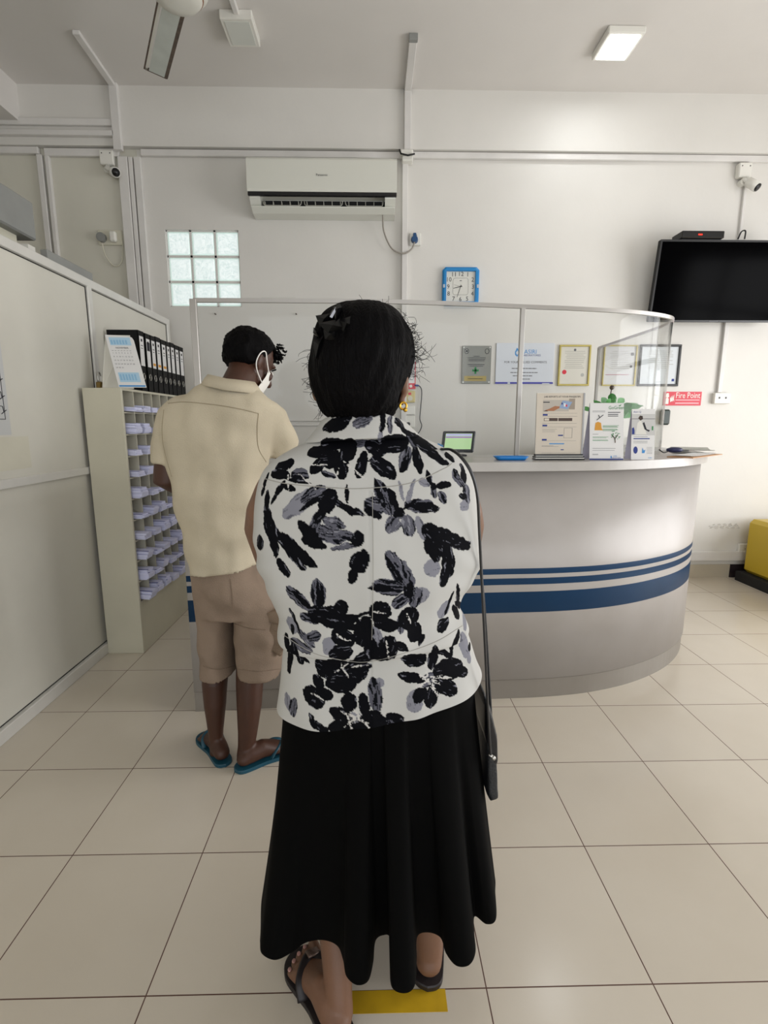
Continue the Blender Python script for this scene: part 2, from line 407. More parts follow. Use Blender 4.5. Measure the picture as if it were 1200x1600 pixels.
trunk('vertical white trunking in the middle of the wall, right of the air conditioner', ((.225, YB-.04, 1.15), (.268, YB, 3.24)))
b = MB(); b.box((.235, YB-.085, 3.27), (.285, YB-.05, HC), M_trunk, .003); b.box((.235, 3.62, HC-.03), (.285, YB-.05, HC), M_trunk, .003)
b.box((.232, 3.59, HC-.035), (.288, 3.625, HC), M_grey, .003)
tag(b.build('cable_trunking'), 'white trunking running up the beam and onto the ceiling in the middle', 'trunking', 'white cable trunking on walls and ceiling')
b = MB(); b.box((.205, YB-.10, 3.25), (.30, YB-.03, 3.29), M_white, .008); b.box((.22, YB-.09, 3.215), (.30, YB-.02, 3.25), M_white, .006)
b.tube([(.20, YB-.1, 3.28), (.21, YB-.11, 3.25), (.26, YB-.12, 3.235), (.31, YB-.11, 3.25)], .006, M_blackm)
tag(b.build('cable_joint'), 'taped white joint where the ceiling trunking meets the wall', 'cable joint')
b = MB(); b.box((-1.87, YB-.085, 3.27), (-1.81, YB-.05, HC), M_trunk, .003)
b.M = Matrix.Translation((-1.845, YB-.05, HC-.012)) @ Matrix.Rotation(R(3), 4, 'Z'); b.box((-.022, -.52, -.012), (.022, .02, .012), M_trunk, .003); b.M = Matrix.Identity(4)
tag(b.build('cable_trunking'), 'slim trunking slanting across the ceiling and down the beam at left', 'trunking', 'white cable trunking on walls and ceiling')
trunk('two thin horizontal strips low on the wall between the two people', ((-1.3, YB-.014, 1.335), (.2, YB, 1.345)), ((-1.3, YB-.014, 1.298), (.2, YB, 1.308)))
trunk('white trunking low on the wall just above the skirting at right', ((2.06, YB-.035, .155), (XR, YB, .235)))
trunk('thin grey pipe dropping from the right wall camera down behind the television', ((2.835, YB-.02, 2.60), (2.857, YB, 3.10)))
trunk('thin vertical trunking from the television down to the wall socket', ((2.80, YB-.025, 1.565), (2.835, YB, 2.2)))
# peeling paint low on the right wall
b = MB(); random.seed(3)
for i in range(26):
    t = i/25; p = atY(1108+t*45, 822+3*math.sin(i*1.3), YB); a = random.uniform(.006, .02)
    b.add([(p.x-a, YB-.001, p.z-a*.2), (p.x+a*.8, YB-.004-random.random()*.004, p.z-a*.5), (p.x+a*.2, YB-.009, p.z+a*.7)], [[0, 1, 2]], M_wall)
b.build('peeling_paint', bpy.data.objects['wall_back'])

# ================================================================== PARTITION ON THE LEFT
XP = -1.555
pt = bpy.data.objects.new('wall_partition', None); COL.objects.link(pt); struct(pt)
PY0, PYM, PY1, PT = -1.0, 2.985, 4.10, 2.10
b = MB(); b.box((XP-.035, PY0, .06), (XP-.012, PYM-.02, PT-.04), M_part); b.build('panel', pt)
b = MB(); b.box((XP-.035, PYM+.02, .06), (XP-.012, PY1-.03, PT-.04), M_part); b.build('panel', pt)
b = MB(); b.box((XP-.05, PY0, PT-.045), (XP, PY1, PT), M_alu, .003); b.build('top_rail', pt)
b = MB(); b.box((XP-.05, PY0, 0), (XP+.01, PYM+.02, .06), M_alu, .003); b.build('bottom_rail', pt)
b = MB(); b.box((XP-.05, PY0, 1.045), (XP+.004, PYM-.02, 1.085), M_alu, .003); b.build('middle_rail', pt)
for y in (PYM, PY1-.025):
    b = MB(); b.box((XP-.05, y-.022, 0), (XP, y+.022, PT-.04), M_alu, .003); b.build('post', pt)
b = MB(); b.box((XP-.012, PY0, .062), (XP-.0105, PYM-.02, .067), M_gap); b.box((XP-.012, PY0, PT-.052), (XP-.0105, PYM-.02, PT-.047), M_gap)
b.box((XP-.012, PYM-.03, .06), (XP-.0105, PYM-.022, PT-.05), M_gap); b.box((XP-.012, PYM+.022, PT-.051), (XP-.0105, PY1-.05, PT-.047), M_gap); b.box((XP-.012, PY1-.056, .1), (XP-.0105, PY1-.05, PT-.05), M_gap)
b.build('gasket', pt)
# notices on the partition (local x runs along +Y, y up, facing +X)
PM = Matrix(((0, 0, 1, XP-.0115), (1, 0, 0, 0), (0, 1, 0, 0), (0, 0, 0, 1)))
SH = .085
PM = PM @ Matrix.Translation((SH, 0, 0))
b = MB(); b.M = PM; b.box((1.70, 1.27, 0), (2.165, 1.80, .0015), mat('grey_notice', 'c4c5c4', .5))
for k, (h, ) in enumerate(((1.50,), (1.43,), (1.37,))):
    for i in range(5):
        x = 1.80+i*.075; b.tube([(x, h, .002), (x+.012, h+.022, .002), (x+.03, h+.02, .002), (x+.034, h-.004, .002), (x+.018, h-.012, .002), (x+.05, h+.005, .002)], .002, M_inkd, n=5)
for a, c in (((1.72, 1.335), (2.14, 1.338)), ((1.72, 1.535), (2.14, 1.538)), ((2.137, 1.335), (2.14, 1.538))): b.box((*a, .0015), (*c, .0025), M_inkd)
tag(b.build('notice'), 'grey paper notice with curly lettering taped to the left partition', 'notice')
b = MB(); b.M = PM; b.box((1.6, 1.12, 0), (2.27, 1.262, .001), mat('aged_paper', 'd0ccbb', .5, var=.05))
tag(b.build('paper_sheet'), 'blank yellowed sheet stuck under the notice on the left partition', 'paper')
b = MB(); b.M = PM; b.box((1.93, 1.088, -.0), (2.05, 1.118, .012), M_navy, .003)
tag(b.build('door_tag'), 'tiny blue tag standing on the partition rail at the left edge', 'tag')
# grey box and bar on top
b = MB(); b.box((-2.05, 1.6, 2.255), (-1.75, 2.885, 2.44), M_grey, .008); b.build
o = thing('storage_box', (-1.9, 2.2, PT), 'long dark grey metal box lying on top of the partition', 'box')
b.build('casing', o); b = MB(); b.box((-1.95, 1.7, PT), (-1.80, 2.80, 2.255), M_cream); b.build('support', o)
for y_ in (1.9, 2.5):
    b = MB(); b.box((-2.0, y_, PT-.02), (-1.56, y_+.05, PT+.02), M_alu); b.build('bracket', o)
b = MB(); b.box((-1.60, 2.65, PT), (-1.565, 3.05, PT+.045), M_grey, .003)
tag(b.build('metal_bar'), 'low grey bar resting on the partition top below the box', 'bar')
# padlock
o = thing('padlock', (XP+.02, 2.96, 1.53), 'steel padlock hanging on the partition post above the cabinet corner', 'padlock')
b = MB(); b.box((XP+.004, 2.945, 1.508), (XP+.03, 2.985, 1.548), mat('padlock_brass', '8d7440', .4, .6), .004); b.build('body', o)
b = MB(); b.tube(spl([(XP+.017, 2.952, 1.545), (XP+.017, 2.950, 1.585), (XP+.017, 2.965, 1.60), (XP+.017, 2.98, 1.585), (XP+.017, 2.978, 1.545)], 14), .004, M_steel, n=8); b.build('shackle', o)

# ================================================================== PIGEONHOLE CABINET
CX0, CX1, CY0, CY1, CT = -1.545, -1.34, 2.79, 3.90, 1.505
o = cabinet = thing('pigeonhole_cabinet', ((CX0+CX1)/2, (CY0+CY1)/2, 0), 'tall cream wooden pigeonhole cabinet against the partition, filled with envelopes', 'cabinet')
NR, NC = 10, 9; z0, z1 = .305, 1.495; y0, y1 = 2.812, 3.885
b = MB(); b.box((CX0, CY0, 0), (CX1, CY0+.018, CT), M_cab, .002); b.build('side_panel', o)
b = MB(); b.box((CX0, CY1-.018, 0), (CX1, CY1, CT), M_cab, .002); b.build('side_panel', o)
b = MB(); b.box((CX0, CY0+.018, CT-.012), (CX1, CY1-.018, CT), M_cab); b.build('top_panel', o)
b = MB(); b.box((CX0, CY0+.018, 0), (CX1-.003, CY1-.018, z0), M_cab); b.build('base_panel', o)
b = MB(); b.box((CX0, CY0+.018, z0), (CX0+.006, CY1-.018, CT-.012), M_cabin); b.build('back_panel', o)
b = MB(); rh = (z1-z0)/NR; cw = (y1-y0)/NC
for i in range(1, NR): b.box((CX0+.006, CY0+.018, z0+i*rh-.003), (CX1-.001, CY1-.018, z0+i*rh+.003), M_cab)
b.build('shelf_boards', o)
b = MB()
for j in range(1, NC): b.box((CX0+.006, y0+j*cw-.0035, z0), (CX1-.002, y0+j*cw+.0035, CT-.012), M_cab)
b.build('dividers', o)
protos = []
for k in range(5):
    b = MB(); h = 0; nn = (3, 4, 5, 7, 3)[k]; rr = random.Random(k)
    for i in range(nn):
        th = rr.uniform(.005, .011); dy = rr.uniform(-.004, .004); dx = rr.uniform(-.012, .012); rot = rr.uniform(-.05, .05)
        b.M = Matrix.Translation((0, 0, h)) @ Matrix.Rotation(rr.uniform(-.02, .03), 4, 'X') @ Matrix.Rotation(rot, 4, 'Z')
        b.box((-.17+dx, -.040+dy, 0), (.018+dx, .040+dy, th), M_env); h += th+.0006
        if i % 2 == 0: b.box((-.15+dx, -.030+dy, th), (.0185+dx, -.018+dy, th+.0004), M_envd)
    b.M = Matrix.Identity(4); protos.append(b.mesh('envelope_bundle'))
ordn = ['top', 'second', 'third', 'fourth', 'fifth', 'sixth', 'seventh', 'eighth', 'ninth', 'bottom']
cordn = ['nearest', 'second', 'third', 'fourth', 'fifth', 'sixth', 'seventh', 'eighth', 'farthest']
rr = random.Random(11)
for i in range(NR):
    for j in range(NC):
        k = rr.choice((0, 0, 1, 1, 2, 2, 3, 4)) if (i, j) not in ((1, 0), (9, 1), (6, 2), (6, 3)) else 3
        e = link('envelope_bundle', protos[k]); e.location = (CX1+.024+rr.uniform(-.010, .014), y0+(j+.5)*cw+rr.uniform(-.004, .004), z0+(NR-1-i)*rh+.0062)
        e.rotation_euler = (0, R(rr.uniform(1.0, 4.0)), R(rr.uniform(-2, 2)))
        tag(e, 'bundle of pale blue white envelopes in the %s compartment from the front, %s row' % (cordn[j], ordn[i]), 'envelopes', 'envelope bundles in the pigeonholes')
# binders
M_lab = mat('binder_label', 'dfdedd', .6)
ys = [2.985, 3.184, 3.258, 3.33, 3.411, 3.496, 3.563, 3.64, 3.721, 3.806, 3.885]
bl = ['front black binder, its whole cover seen, behind the desk calendar', 'second black binder from the calendar, with dark heading on its spine label',
      'third black binder from the calendar, with an orange mark at the label foot', 'fourth black binder from the calendar, small orange mark low on its label',
      'fifth black binder, wider orange mark low on its white label', 'sixth black binder along the cabinet top, plain white label',
      'seventh black binder along the cabinet top, just right of the plain labelled one', 'eighth black binder, next to last beside the glass screen edge', 'last black binder, half hidden by the screen edge']
for i in range(9):
    a, c = (3.105, 3.182) if i == 0 else (ys[i], ys[i+1]-.003)
    if i > 0: a, c = ys[i]+.001, ys[i+1]-.004
    h = CT+.345+(.004 if i % 3 == 0 else 0)
    xo = -1.365 if i == 0 else -1.36
    o = thing('ring_binder', ((xo-.1), (a+c)/2, CT), bl[i], 'binder', 'black lever arch files on the cabinet')
    b = MB(); b.box((xo-.18, a, CT+.001), (xo, a+.003, h), M_binder); b.box((xo-.18, c-.003, CT+.001), (xo, c, h), M_binder); b.box((xo-.003, a, CT+.001), (xo, c, h), M_binder)
    b.box((xo-.17, a+.006, CT+.004), (xo-.01, c-.02, h-.015), M_paper); b.build('cover', o)
    b = MB(); m_ = (a+c)/2; wd = (c-a)*.34
    b.box((xo-.0005, m_-wd, CT+.15), (xo+.001, m_+wd, h-.03), M_lab)
    b.box((xo, m_-wd*.35, h-.06), (xo+.0018, m_+wd*.35, h-.045), M_inkd)
    b.box((xo, m_-wd*.5, h-.085), (xo+.0018, m_+wd*.5, h-.08), M_ink); b.box((xo, m_-wd*.5, h-.10), (xo+.0018, m_+wd*.4, h-.096), M_ink)
    if i == 1: b.box((xo, m_-wd*.8, h-.10), (xo+.0018, m_+wd*.8, h-.05), M_inkd)
    if i in (2, 3, 4): b.box((xo, m_-wd*.8, CT+.165), (xo+.0018, m_+wd*.8, CT+.18), M_orange)
    b.build('spine_label', o)
    b = MB(); b.tube([(xo+.0012, m_+.014*math.cos(t*math.pi/8), CT+.09+.018*math.sin(t*math.pi/8)) for t in range(17)], .0022, M_steel, n=6, cap=False); b.build('finger_ring', o)
# desk calendar
cal = thing('desk_calendar', (-1.37, 2.86, CT), 'white and blue tent desk calendar standing on the cabinet corner', 'calendar')
A = Vector((-1.43, 2.835, CT+.003)); 
tl = atY(168, 517, 2.90); trr = atY(212, 532, 2.90); bl_ = atY(186, 603, 2.83); br_ = atY(220, 607, 2.83)
bl_.z = CT+.004; br_.z = CT+.004
ux = (br_-bl_); ux.z = 0; ux.normalize(); wdt = .15; upv = Vector((-.02, .075, .285)); hgt = upv.length; upv.normalize()
bl_ = Vector((-1.485+.05, 2.825, CT+.004))+Vector((.0, 0, 0)); bl_.x = atY(186, 603, 2.825).x; bl_.x -= .0
ux = Vector((1, .08, 0)).normalized(); upv = (Vector((-.085, .07, .285)))
upv.normalize(); nz = ux.cross(upv).normalized()
CM = Matrix(((ux.x, upv.x, nz.x, bl_.x), (ux.y, upv.y, nz.y, bl_.y), (ux.z, upv.z, nz.z, bl_.z), (0, 0, 0, 1)))
wdt, hgt = .142, .302
b = MB(); b.M = CM; b.poly([(0, 0, 0), (wdt, 0, 0), (wdt, hgt*.9, 0), (wdt-.006, hgt*.95, 0), (wdt-.02, hgt*.975, 0), (0, hgt, 0)], M_paper, .003)
b.box((.015, hgt*.80, .003), (wdt-.018, hgt*.95, .0036), M_lblue); b.box((.015, .03, .003), (wdt-.02, .085, .0036), M_lblue); b.box((.004, .004, .003), (wdt-.003, .012, .0036), M_sky)
b.text('NOVEMBER', .013, wdt*.5, hgt*.735, .0038, M_inkd)
for r_ in range(5):
    for c_ in range(7):
        n_ = r_*7+c_
        if n_ > 31 and r_ == 4: continue
        if n_ > 30: continue
        b.text(str(n_+1), .0105, .018+c_*.0152, hgt*.64-r_*.021, .0038, M_ink)
for c_ in range(7): b.box((.014+c_*.0152, hgt*.695, .003), (.023+c_*.0152, hgt*.70, .0036), M_ink)
for q_ in range(6): b.box((.02+q_*.015, hgt*.82, .0036), (.030+q_*.015, hgt*.90, .0039), M_lb2); b.box((.02+q_*.015, .04, .0036), (.030+q_*.015, .075, .0039), M_lb2)
b.build('page', cal)
tpL = bl_+upv*hgt
b = MB(); back0 = Vector((bl_.x-.095, 2.835, CT+.004)); back1 = Vector((bl_.x+.02, 2.95, CT+.004)); tp1 = tpL+ux*wdt*.9
b.add([tpL, tp1, back1, back0, tpL+Vector((0, .003, 0)), tp1+Vector((0, .003, 0)), back1+Vector((0, .003, 0)), back0+Vector((0, .003, 0))], [(0, 1, 2, 3), (7, 6, 5, 4), (0, 3, 7, 4), (1, 5, 6, 2), (2, 6, 7, 3)], M_part)
b.build('stand', cal)

# ================================================================== RECEPTION COUNTER
def off_path(path, d):
    out = []
    for i, p in enumerate(path):
        t = (Vector(path[min(i+1, len(path)-1)])-Vector(path[max(i-1, 0)])); t.normalize(); out.append((p[0]-t.y*d, p[1]+t.x*d))
    return out
front = spl([(-.828, 2.172), (-.4, 2.197), (.1, 2.228), (.578, 2.252), (.85, 2.268), (1.1, 2.312), (1.36, 2.41), (1.62, 2.575), (1.83, 2.80), (1.965, 3.08), (2.0, 3.40), (2.0, 3.75), (2.0, 4.16)], 90)
def slab(path, d0, d1, z0_, z1_, m):
    a = off_path(path, d0); c = off_path(path, d1); rings = []
    for p, q in zip(a, c): rings.append([(p[0], p[1], z0_), (p[0], p[1], z1_), (q[0], q[1], z1_), (q[0], q[1], z0_)])
    return MB().loft(rings, m, smooth=False)
ctr = thing('reception_counter', (.5, 2.5, 0), 'long silver laminate reception counter with three blue stripes and rounded right end', 'counter')
slab(front, .0, .06, 0, .097, M_counter).build('kick_plate', ctr)
body = slab(front, -.006, .06, .1, 1.108, M_counter).build('front_panel', ctr)
for p in body.data.polygons: p.use_smooth = True
slab(front, -.035, .50, 1.11, 1.15, M_top).build('worktop', ctr)
slab(front, .06, .10, 0, 1.108, M_cab).build('inner_wall', ctr)
b = MB(); b.box((-.82, 2.24, 0), (-.79, 2.66, 1.108), M_counter); b.build('end_panel', ctr)
tag_ = None
# acrylic screen
scr = thing('acrylic_screen', (.4, 2.5, 1.15), 'clear acrylic screen with curved right end standing on the counter', 'screen')
K = 1.0377
spath = spl([(-.81, 2.434), (-.35, 2.434), (.052, 2.44), (.42, 2.48), (.719, 2.528), (.95, 2.56), (1.16, 2.60), (1.347, 2.65), (1.50, 2.72), (1.60, 2.80), (1.655, 2.92), (1.672, 3.1), (1.673, 3.35), (1.675, 3.62), (1.675, 3.86)], 110)
SZ = 1.872
flat_n = 62
slab(spath[:flat_n], 0, .004, 1.151, SZ-.012, M_glass).build('flat_pane', scr)
cp = slab(spath[flat_n-1:], 0, .004, 1.151, SZ-.006, M_glass).build('curved_pane', scr)
for p in cp.data.polygons: p.use_smooth = True
M_rail = mat('screen_rail', 'b4b0ab', .3, .4); M_railc = mat('acrylic_edge_strip', 'dcd6dc', .2)
slab(spath[:flat_n+8], -.006, .010, SZ-.014, SZ+.004, M_rail).build('top_rail', scr)
slab(spath[flat_n+8:], -.005, .009, SZ-.010, SZ+.004, M_railc).build('edge_strip', scr)
b = MB(); b.box((-.826, 2.425, 1.15), (-.796, 2.445, SZ), M_rail, .002); b.build('post', scr)
b = MB(); b.box((.706, 2.521, 1.15), (.728, 2.541, SZ-.01), M_rail, .002); b.build('post', scr)
b = MB(); b.box((1.665, 3.85, 1.15), (1.685, 3.87, SZ), M_rail, .002); b.build('post', scr)
b = MB(); b.box((-.5, 2.43, SZ+.003), (-.35, 2.44, SZ+.008), M_glass); b.box((.33, 2.46, SZ-.03), (.50, 2.468, SZ-.014), M_glass); b.build('clear_tape', scr)

# ------------------------------------------------------------------ things on the counter
CTZ = 1.1505
o = thing('pen_tray', (.643, 2.36, CTZ), 'bright blue shallow plastic tray on the counter front beside the screen post', 'tray')
b = MB(); pts = []
def rrect(cx, cy, w, h, r, n=6):
    o_ = []
    for (sx, sy, a0) in ((1, 1, 0), (-1, 1, 90), (-1, -1, 180), (1, -1, 270)):
        for k in range(n+1): a = R(a0+90*k/n); o_.append((cx+sx*(w/2-r)+r*math.cos(a), cy+sy*(h/2-r)+r*math.sin(a)))
    return o_
lo = rrect(.643, 2.36, .125, .06, .015); hi = rrect(.643, 2.36, .158, .085, .02); hi2 = rrect(.643, 2.36, .15, .078, .018); lo2 = rrect(.643, 2.36, .118, .053, .014)
b.loft([[(*p, CTZ) for p in lo], [(*p, CTZ+.018) for p in hi], [(*p, CTZ+.018) for p in hi2], [(*p, CTZ+.004) for p in lo2]], M_tray); b.build('dish', o)
o['label'] = 'bright blue shallow plastic tray on the counter front beside the screen post'
# tablet
o = thing('tablet_monitor', (.44, 2.62, CTZ), 'small black screen with a pale green display on the counter', 'monitor')
TM = Matrix.Translation(Vector(((atY(716, 690, 2.62)).x, 2.62, atY(716, 690, 2.62).z))) @ Matrix.Rotation(R(-8), 4, 'Z') @ Matrix.Rotation(R(-14), 4, 'X') @ WALLM @ Matrix(((1, .10, 0, 0), (0, 1, 0, 0), (0, 0, 1, 0), (0, 0, 0, 1)))
b = MB(); b.M = TM; b.box((-.084, -.056, -.012), (.084, .056, .0), M_black, .005); b.build('casing', o)
b = MB(); b.M = TM; b.box((-.068, -.040, 0), (.068, .042, .001), mat('screen_green', 'b7d9a2', .3, emit='b7d9a2', estr=.42))
b.box((-.066, .030, .001), (.066, .040, .0014), mat('screen_lilac', 'b9b8e6', .3, emit='b9b8e6', estr=.42)); b.box((-.066, .019, .001), (.066, .026, .0014), mat('screen_purple', 'a57bc0', .3, emit='a57bc0', estr=.35))
b.build('display', o)
b = MB(); c_ = TM.translation; b.tube([c_+Vector((0, .02, -.02)), (c_.x, 2.68, 1.19), (c_.x, 2.68, CTZ)], .012, M_black); b.box((c_.x-.05, 2.63, CTZ), (c_.x+.05, 2.72, CTZ+.008), M_black, .003); b.build('stand', o)
# printer corner behind the woman's shoulder
o = thing('card_terminal', (.28, 2.66, CTZ), 'pale box with a blue corner behind the woman shoulder', 'terminal')
b = MB(); b.M = Matrix.Translation((.262, 2.66, CTZ)) @ Matrix.Rotation(R(20), 4, 'Y'); b.box((-.07, -.04, .025), (.07, .04, .085), M_white, .008); b.build('casing', o)
b = MB(); b.M = Matrix.Translation((.262, 2.66, CTZ)) @ Matrix.Rotation(R(20), 4, 'Y'); b.box((.045, -.043, .05), (.075, -.02, .088), M_sky, .003); b.build('corner_piece', o)
b = MB(); b.box((.21, 2.63, CTZ), (.30, 2.70, CTZ+.05), M_white); b.build('foot', o)

def leaflet(name, label, pxs, ybot, Yb, lean, wid, hgt, dep=.07, yaw=0, m=M_paper, back=True, base=None):
    p = atY(pxs, ybot, Yb); o = thing(name, (p.x+wid/2, Yb, CTZ), label, 'sign')
    T = Matrix.Translation((p.x, Yb, CTZ+.001)) @ Matrix.Rotation(R(yaw), 4, 'Z') @ Matrix.Rotation(R(-lean), 4, 'X') @ WALLM
    b = MB(); b.M = T; b.box((0, 0, -.002), (wid, hgt, 0), m)
    b.build('front_sheet', o)
    if back:
        tz = T @ Vector((0, hgt, -.002)); tr = T @ Vector((wid, hgt, -.002)); a0 = T @ Vector((0, 0, -.002)); a1 = T @ Vector((wid, 0, -.002))
        d = (T.to_3x3() @ Vector((0, 0, -1))); d.z = 0; d.normalize(); q0 = a0 + d*dep*1.9; q1 = a1+d*dep*1.9; q0.z = q1.z = CTZ
        e = d*.0015
        b = MB(); b.add([tz, tr, q1, q0, tz+e, tr+e, q1+e, q0+e], [(0, 1, 2, 3), (7, 6, 5, 4), (0, 3, 7, 4), (1, 5, 6, 2), (3, 2, 6, 7)], mat('card_back', 'b9b6c6', .6)); b.build('back_sheet', o)
    return o, T
def lines(b, x0, x1, ys, m=M_ink, t=.0014, z=.0006, jit=0):
    rr = random.Random(int(x0*1000)+len(ys))
    for y in ys: b.box((x0, y, 0), (x1-rr.random()*jit, y+t, z), m)
# A4 lab report board
o, T = leaflet('poster_stand', 'beige A4 poster about lab reports in a black striped stand on the counter', 836, 712, 2.36, 3, .222, .305, m=M_beige, back=False)
b = MB(); b.M = T; W_, H_ = .222, .305
b.text('LAB REPORTS AT YOUR FINGERTIPS', .0115, W_*.53, H_*.935, .0008, M_inkd, sx=.92); b.box((.03, .262-.0, 0), (.06, .266, .0006), M_inkd)
b.box((.03, H_*.73, 0), (.15, H_*.90, .0005), mat('photo_grey', 'b9b2a8', .6)); b.box((.15, H_*.76, 0), (.178, H_*.92, .0005), mat('photo_tan', '9c9082', .6))
b.poly([(.035, H_*.74, .0007), (.06, H_*.77, .0007), (.085, H_*.81, .0007), (.115, H_*.80, .0007), (.12, H_*.79, .0007), (.10, H_*.77, .0007), (.08, H_*.735, .0007)], mat('photo_hand', 'a8714f', .6))
b.poly([(.03, H_*.73, .0009), (.045, H_*.745, .0009), (.055, H_*.73, .0009)], M_inkd)
b.poly([(.105, H_*.78, .0009), (.12, H_*.89, .0009), (.165, H_*.87, .0009), (.145, H_*.76, .0009)], mat('photo_tablet', '8ea4c6', .5)); b.box((.126, H_*.80, .0009), (.134, H_*.85, .0012), M_paper)
b.box((.135, H_*.80, .0009), (.142, H_*.83, .0012), M_red); b.box((.115, H_*.83, .0009), (.12, H_*.86, .0012), M_navy)
for y in (.665, .505, .29): b.box((.03, H_*y, 0), (.052, H_*(y+.025), .0008), M_navy)
b.box((.036, H_*.585, 0), (.168, H_*.63, .0006), mat('photo_strip', '4b3a34', .6)); b.box((.038, H_*.59, .0006), (.06, H_*.625, .0009), M_beige); b.box((.10, H_*.585, .0006), (.103, H_*.63, .0009), M_beige)
b.box((.105, H_*.36, 0), (.128, H_*.378, .0008), M_navy); b.box((.065, H_*.235, 0), (.135, H_*.25, .0008), M_sky); b.box((.12, H_*.145, 0), (.134, H_*.158, .0008), M_navy)
for a_ in (((.132, .33), (.132+.0008, .48)), ((.17, .33), (.171, .48)), ((.132, .33), (.17, .333)), ((.132, .477), (.17, .48))): b.box((a_[0][0], H_*a_[0][1], 0), (a_[1][0], H_*a_[1][1], .0006), M_ink)
lines(b, .03, .19, [H_*q for q in (.70, .655, .55, .495, .285, .10)], t=.0007); lines(b, .03, .12, [H_*q for q in (.46, .44, .42, .21, .20)], t=.0008, jit=.04)
b.poly([(.083, .012, .0006), (.087, .020, .0006), (.091, .012, .0006), (.087, .006, .0006)], M_navy); b.text('ASIRI', .008, .104, .013, .0006, M_sky); b.text('LABORATORIES', .006, .112, .006, .0006, M_navy)
b.build('printing', o)
b = MB(); b.M = T; 
for k, y in enumerate((-.002, -.012+.001, .003)): pass
b.M = Matrix.Translation(T.translation)
b.box((-.004, -.022, 0), (.226, .03, .006), M_black); b.box((-.003, -.02, .006), (.225, .028, .010), M_white); b.box((-.004, -.016, .010), (.226, .026, .016), M_black); b.box((0, -.012, .016), (.222, .022, .019), M_white); b.box((0, -.008, .019), (.222, .02, .026), M_black)
b.build('base', o)
b = MB(); b.M = T; b.box((0, 0, -.012), (.222, .307, -.003), M_white, .001); b.box((.216, 0, -.011), (.2235, .306, .002), mat('holder_edge', 'a6a6a8', .3)); b.build('holder', o)
# GoGreen tent card
o, T = leaflet('tent_card', 'white tent card with a small tree and green lettering, between the other two signs', 921, 716, 2.345, 9, .156, .264, dep=.05, yaw=-3)
b = MB(); b.M = T; W_, H_ = .156, .264; b.box((0, 0, 0), (W_, .006, .0008), M_navy)
b.text('GoGreen', .022, W_*.78, H_*.89, .0008, M_green, sx=.85); b.poly([(.13, H_*.95, .0008), (.145, H_*.975, .0008), (.138, H_*.94, .0008)], M_green)
for q in (.83, .795, .765): b.box((.083, H_*q, 0), (.14-.01*(q < .8), H_*q+.003, .0007), M_inkd)
lines(b, .012, .07, [H_*.86, H_*.84], t=.0012); lines(b, .06, .135, [H_*q for q in (.60, .585, .57, .54, .525, .51)], M_green, t=.0016, jit=.02)
b.poly([(.022, H_*.52, .0007), (.026, H_*.65, .0007), (.038, H_*.67, .0007), (.052, H_*.65, .0007), (.055, H_*.55, .0007), (.062, H_*.52, .0007)], M_orange)
b.tube([(.032, H_*.70, .0008), (.045, H_*.74, .0008), (.062, H_*.79, .0008)], .0016, M_inkd, n=5); b.tube([(.045, H_*.74, .0008), (.04, H_*.79, .0008)], .0016, M_inkd, n=5)
b.tube([(.118, H_*.30, .0008), (.117, H_*.37, .0008), (.105, H_*.43, .0008)], .002, M_brown, n=5); b.tube([(.117, H_*.37, .0008), (.13, H_*.44, .0008)], .0016, M_brown, n=5)
rr = random.Random(4)
for k in range(34):
    a = rr.uniform(0, 6.28); q = rr.random()**.5; x = .117+.026*q*math.cos(a); y = H_*.44+.024*q*math.sin(a); b.poly([(x-.002, y, .001), (x, y+.003, .001), (x+.002, y, .001), (x, y-.002, .001)], M_green)
lines(b, .014, .09, [H_*q for q in (.40, .385, .35, .335)], M_green, t=.0014, jit=.02); lines(b, .014, .13, [H_*.20, H_*.165], t=.0012, jit=.03); lines(b, .014, .04, [H_*.45, H_*.10, H_*.085], t=.0012)
b.poly([(.096, .012, .0007), (.100, .021, .0007), (.104, .012, .0007), (.100, .006, .0007)], M_sky); b.text('ASIRI', .008, .118, .015, .0008, M_sky); b.text('LABORATORIES', .0062, .123, .008, .0008, M_navy)
b.build('printing', o)
# laboratory photo card
o, T = leaflet('tent_card', 'narrow white card with a photo of a person at a microscope, rightmost sign', 986, 717, 2.35, 8, .108, .236, dep=.035, yaw=-2)
b = MB(); b.M = T; W_, H_ = .108, .236
b.box((0, H_*.48, 0), (W_, H_*.97, .0005), mat('photo_lab', 'c9c8c6', .5)); b.box((0, H_*.80, .0005), (W_, H_*.81, .0008), M_ink); b.box((0, H_*.90, .0005), (W_, H_, .0008), M_paper)
b.text('Asiri Q', .012, .025, H_*.925, .0012, M_navy)
b.poly([(.03, H_*.82, .001), (.038, H_*.87, .001), (.05, H_*.86, .001), (.052, H_*.80, .001), (.04, H_*.77, .001)], mat('photo_hair', '3a2a22', .6))
b.poly([(.02, H_*.50, .0008), (.026, H_*.72, .0008), (.04, H_*.78, .0008), (.06, H_*.68, .0008), (.065, H_*.56, .0008), (.07, H_*.50, .0008)], M_white)
b.poly([(.05, H_*.72, .0012), (.058, H_*.74, .0012), (.07, H_*.60, .0012), (.085, H_*.58, .0012), (.08, H_*.55, .0012), (.06, H_*.60, .0012)], M_inkd)
b.poly([(.002, H_*.50, .001), (.002, H_*.62, .001), (.010, H_*.64, .001), (.014, H_*.58, .001), (.014, H_*.50, .001)], M_navy); b.box((.094, H_*.58, .001), (.1, H_*.66, .0012), M_green)
b.box((.01, H_*.405, 0), (.085, H_*.425, .0008), M_navy); lines(b, .01, .075, [H_*q for q in (.36, .33, .45)], t=.0014)
